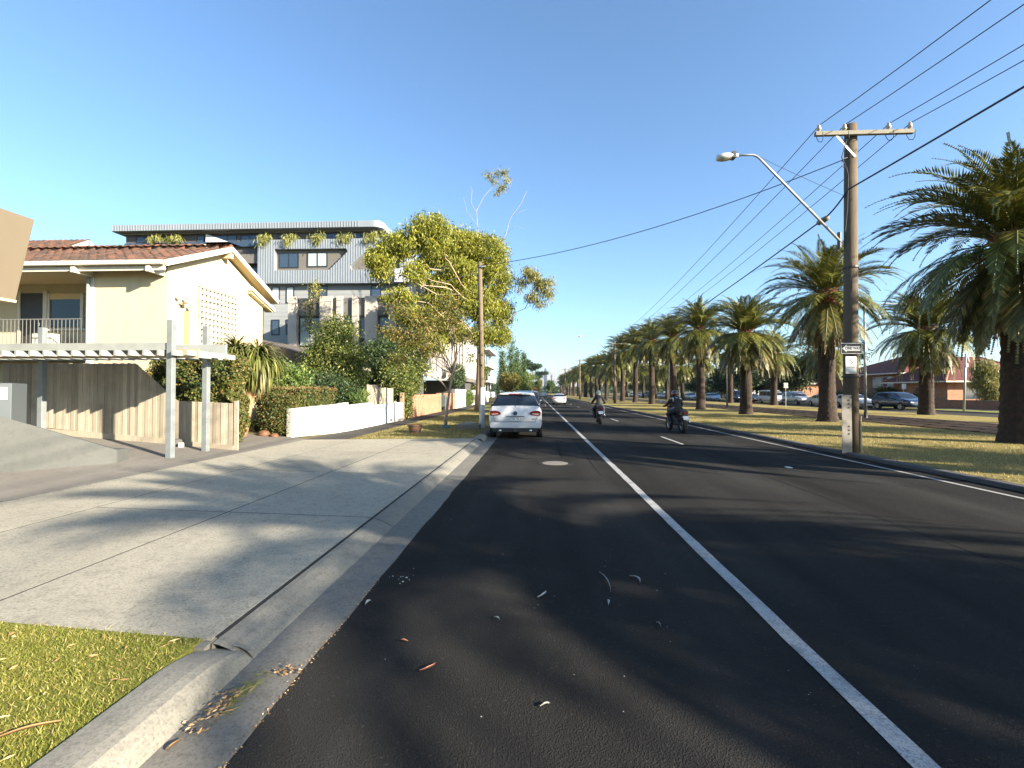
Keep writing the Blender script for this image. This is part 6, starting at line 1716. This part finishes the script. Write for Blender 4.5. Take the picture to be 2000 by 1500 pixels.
# far left trees and the end of the street
def cypress(label, x, y, h, r):
    bl = [(random.uniform(-.15,.15)*r, 0, h*u, r*(1-.75*u)*1.0+.25, r*(1-.75*u)+.25, h*.13) for u in np.linspace(.12,.95,8)]
    bush('poplar_tree', label, (x, y, .1), bl, 'poplar_leaf', 6500, (.34,.14), h*.6, 'tree', .35, -.4, 'dark_bark', .2)
for k, (x, y, h, r) in enumerate(((-8.0, 112, 11.0, 1.2), (-6.1, 114, 13.0, 1.5), (-4.7, 117, 12.2, 1.3), (-3.2, 121, 11.6, 1.0))):
    cypress(['leftmost of the four upright poplars beyond the white flats', 'tallest of the four upright poplars beyond the white flats', 'third upright poplar from the left beyond the white flats', 'rightmost of the four upright poplars beyond the white flats'][k], x, y, h, r)
fl = [('bronze-green street tree in front of the poplars', -4.6, 86, 6.2, 'street_leaf'), ('low green street tree beyond the parked dark wagon', -3.0, 104, 5.6, 'bright_leaf'), ('round green tree right of the poplars', -3.2, 150, 9, 'shrub_leaf'), ('green tree at the bend of the street', -2.4, 185, 9.5, 'poplar_leaf'), ('flat-topped dark pine near the end of the street', -1.2, 230, 17, 'pine_leaf'), ('small round dark tree beside the distant skyline', 4.0, 330, 16, 'pine_leaf'), ('green tree closing the view at the end of the street', 1.2, 270, 9, 'shrub_leaf'), ('pale green tree closing the view right of the road end', 9.5, 310, 9.5, 'poplar_leaf'), ('low green tree left of the poplars behind the gum trunk', -9.4, 78, 6.5, 'shrub_leaf')]
for lab, x, y, h, m_ in fl:
    rr_ = h*.2
    bl = [(random.uniform(-1,1)*rr_, random.uniform(-1,1)*rr_, h*(random.uniform(.7,.95) if 'pine' in m_ else random.uniform(.3,.88)), rr_*random.uniform(.6,.9), rr_*random.uniform(.6,.9), rr_*(.35 if 'pine' in m_ else random.uniform(.5,.8))) for _ in range(9)]
    bush('street_tree', lab, (x, y, .1), bl, m_, 6500, (.30,.13) if y < 200 else (.55,.25), h*.5, 'tree', .3 if y < 200 else .5, .2, 'dark_bark', .2)
wl = []
for i in range(60):
    wl.append((random.uniform(-160, 200), random.uniform(420, 900), random.uniform(2, 7), random.uniform(8, 18), random.uniform(6, 12), random.uniform(4, 7)))
wl = [b for b in wl if not (-4 < b[0] < 12 and b[1] < 440)]
p_, out = clumpy(wl, 60000, 1.6, 24, .4)
o = kind(link('far_wood', leaves('far_wood', 'dark_leaf', p_, unit(len(p_)), 1.5, .8)), 'stuff'); tag(o, 'distant mass of trees closing the end of the road', 'trees')
t = thing('far_shop', 'small orange-roofed building at the very end of the road', 'building', (-1.5, 240, 0)); MB().box(-3,2.5,0,6,-.05,3.2).build('wall','red_brick',t); MB().prism([(-3.4,3.2),(2.9,3.2),(-.25,5.0)],-.4,6.4,'y').build('roof','shed_orange',t)
# skyline
sky_t = [(45,4000,150,36),(80,4050,215,26),(105,3900,165,30),(138,4000,225,30),(165,3950,190,24),(215,4100,235,30),(238,4000,200,26),(262,4000,238,28),(290,4100,225,30),(335,4000,170,36),(380,4050,205,30),(610,3000,205,44),(560,3100,150,50),(20,4100,110,40),(190,4000,120,60),(310,4000,110,60)]
for k, (x, y, h, w_) in enumerate(sky_t):
    t = thing('office_tower', 'hazy office tower on the far city skyline', 'tower', (x, y, 0), 0, 'towers of the far skyline')
    MB().box(-w_/2,w_/2,-w_/2,w_/2,-5,h*.86).build('shaft','far_tower',t); MB().box(-w_*.36,w_*.36,-w_*.36,w_*.36,h*.86,h).build('crown','far_tower',t)
    if k % 3 == 0: MB().tube([(0,0,h),(0,0,h*1.08)],1.2,6).build('mast','far_tower',t)

# ================================================================ SMALL THINGS ON THE ROAD
t = kind(thing('manhole', 'x', 'x', (.45, 11.3, 0)), 'structure'); del t['label']; del t['category']
MB().lathe([(.01,.006),(.30,.006),(.31,.002)], 30, cap=False).build('lid', 'concrete_path', t)
MB().lathe([(.315,.003),(.33,.007),(.42,.007),(.43,.001)], 30, cap=False).build('surround', 'asphalt_patch', t)
def curl(pts, w, z=.012):
    rows = []
    n_ = 9
    P_ = [Vector((a, b, 0)) for a, b in pts]
    def bez(t_): return P_[0]*(1-t_)**2 + P_[1]*2*t_*(1-t_) + P_[2]*t_**2
    for i in range(n_+1):
        s = i/n_; p = bez(s); d_ = (bez(min(1, s+.05))-bez(max(0, s-.05))).normalized(); nrm = Vector((-d_.y, d_.x, 0))*w*math.sin(math.pi*min(.97, max(.06, s)))*.5
        zz = z + .012*math.sin(s*math.pi)
        rows.append([tuple(p-nrm+Vector((0,0,zz+.006))), tuple(p+Vector((0,0,zz-.004))), tuple(p+nrm+Vector((0,0,zz+.006)))])
    return MB().grid(rows)
fallen = [('pink curled gum leaf lying on the sunlit asphalt', [(-.71,2.86),(-.64,2.85),(-.63,2.94)], .018, 'litter_pink', 0), ('small dark red leaf on the asphalt above the pink leaf', [(-.93,3.20),(-.90,3.17),(-.87,3.19)], .02, 'litter_pink', 0),
          ('crescent-shaped pale leaf in the middle of the parking lane', [(.01,3.92),(.09,3.95),(.08,4.05)], .02, 'litter_pale', 0), ('crescent-shaped pale leaf nearest the white line', [(.86,4.42),(.95,4.36),(.92,4.26)], .018, 'litter_pale', 0),
          ('long thin pale twig on the asphalt', [(.59,4.50),(.66,4.28),(.63,4.05)], .009, 'litter_pale', 0), ('short pale leaf below the thin twig', [(.58,3.90),(.59,3.85),(.57,3.80)], .018, 'litter_pale', 0), ('short tan leaf left of centre on the asphalt', [(-.32,3.56),(-.29,3.53),(-.27,3.52)], .013, 'litter_pale', 0),
          ('white oval leaf by the gutter', [(-1.36,3.72),(-1.345,3.76),(-1.34,3.79)], .03, 'litter_pale', 0), ('tan curled leaf lying in the gutter', [(-1.74,2.16),(-1.71,2.16),(-1.72,2.23)], .012, 'litter_brown', .01), ('long tan bark strip on the lawn edge', [(-2.42,2.02),(-2.33,2.07),(-2.24,2.14)], .018, 'dry_litter', .14), ('thin twig on the dark asphalt', [(.88,3.54),(.895,3.51),(.90,3.48)], .006, 'litter_pale', 0), ('faint curved twig near the sunlit patch', [(.02,2.57),(.05,2.57),(.07,2.60)], .006, 'litter_pale', 0)]
for lab, pts, w_, m_, z_ in fallen:
    nm = 'twig' if 'twig' in lab else 'bark_strip' if 'strip' in lab else 'fallen_leaf'
    o = curl(pts, w_, .006+z_).build(nm, m_, smooth=True); tag(o, lab, 'leaf' if nm == 'fallen_leaf' else 'twig')
crumbs = MB()
for i in range(46):
    if i < 10: x, y = random.gauss(-1.22, .05), random.gauss(4.28, .11)
    else: x, y = random.uniform(-1.3, 1.6), random.uniform(2.3, 7)
    s = random.uniform(.004, .012) if i < 10 else random.uniform(.002, .005)
    crumbs.lathe([(s*.2,0),(s,0),(s*.8,s*.25),(s*.1,s*.3)], 6, (x, y, .001))
o = kind(crumbs.build('road_crumbs', 'litter_pale'), 'stuff'); tag(o, 'pale crumbs and droppings scattered on the asphalt by the gutter', 'litter')
n = 260
p_ = np.stack([rng.normal(-1.68, .035, n), 2.44 + rng.normal(0, .10, n), .016+np.abs(rng.normal(0, .018, n))], 1)
a_ = rng.normal(1.1, .7, n); d_ = np.stack([np.cos(a_), np.sin(a_), rng.normal(0, .25, n)], 1)
t = thing('gutter_debris', 'heap of dry leaves and grass clippings caught in the near gutter', 'leaf litter', (0, 0, 0)); kind(t, 'stuff')
link('dry_leaves', leaves('dry_leaves', 'dry_litter', p_[:120], d_[:120], .032, .009), t); link('clippings', leaves('clippings', 'lawn_blade', p_[120:]+np.array([.05,.14,0]), d_[120:], .07, .004), t)
n = 260
yy = rng.uniform(1.8, 4.2, n); p_ = np.stack([-1.42 + rng.normal(0, .012, n), yy, .008+np.abs(rng.normal(0, .004, n))], 1)
o = kind(link('edge_litter', leaves('edge_litter', 'dry_litter', p_, unit(n)*np.array([1,1,.2]), .012, .007)), 'stuff'); tag(o, 'line of brown crumbled leaves along the asphalt edge', 'leaf litter')
n = 60
p_ = np.stack([-1.52 + rng.normal(0, .05, n), 2.80 + rng.normal(0, .025, n), .012+np.abs(rng.normal(0, .01, n))], 1)
o = kind(link('weed_tuft', leaves('weed_tuft', 'dry_litter', p_, unit(n)*np.array([1,1,.6]), .022, .012)), 'stuff'); tag(o, 'small dry weed tuft in the gutter joint', 'weed')

# ---- the air between the camera and the far city
t = NT('haze_air'); t.t.nodes.remove(t.b)
pv = t.n('ShaderNodeVolumePrincipled'); pv.inputs['Color'].default_value = (.62, .78, 1.0, 1); pv.inputs['Density'].default_value = .00005; pv.inputs['Anisotropy'].default_value = .0
t.l(pv.outputs[0], t.out.inputs['Volume'])
o = kind(MB().box(-4820, 4820, -140, 4820, -1.6, 268).build('haze', 'haze_air'), 'stuff'); tag(o, 'thin pale haze over the distant city', 'haze')
scene.cycles.volume_bounces = 0
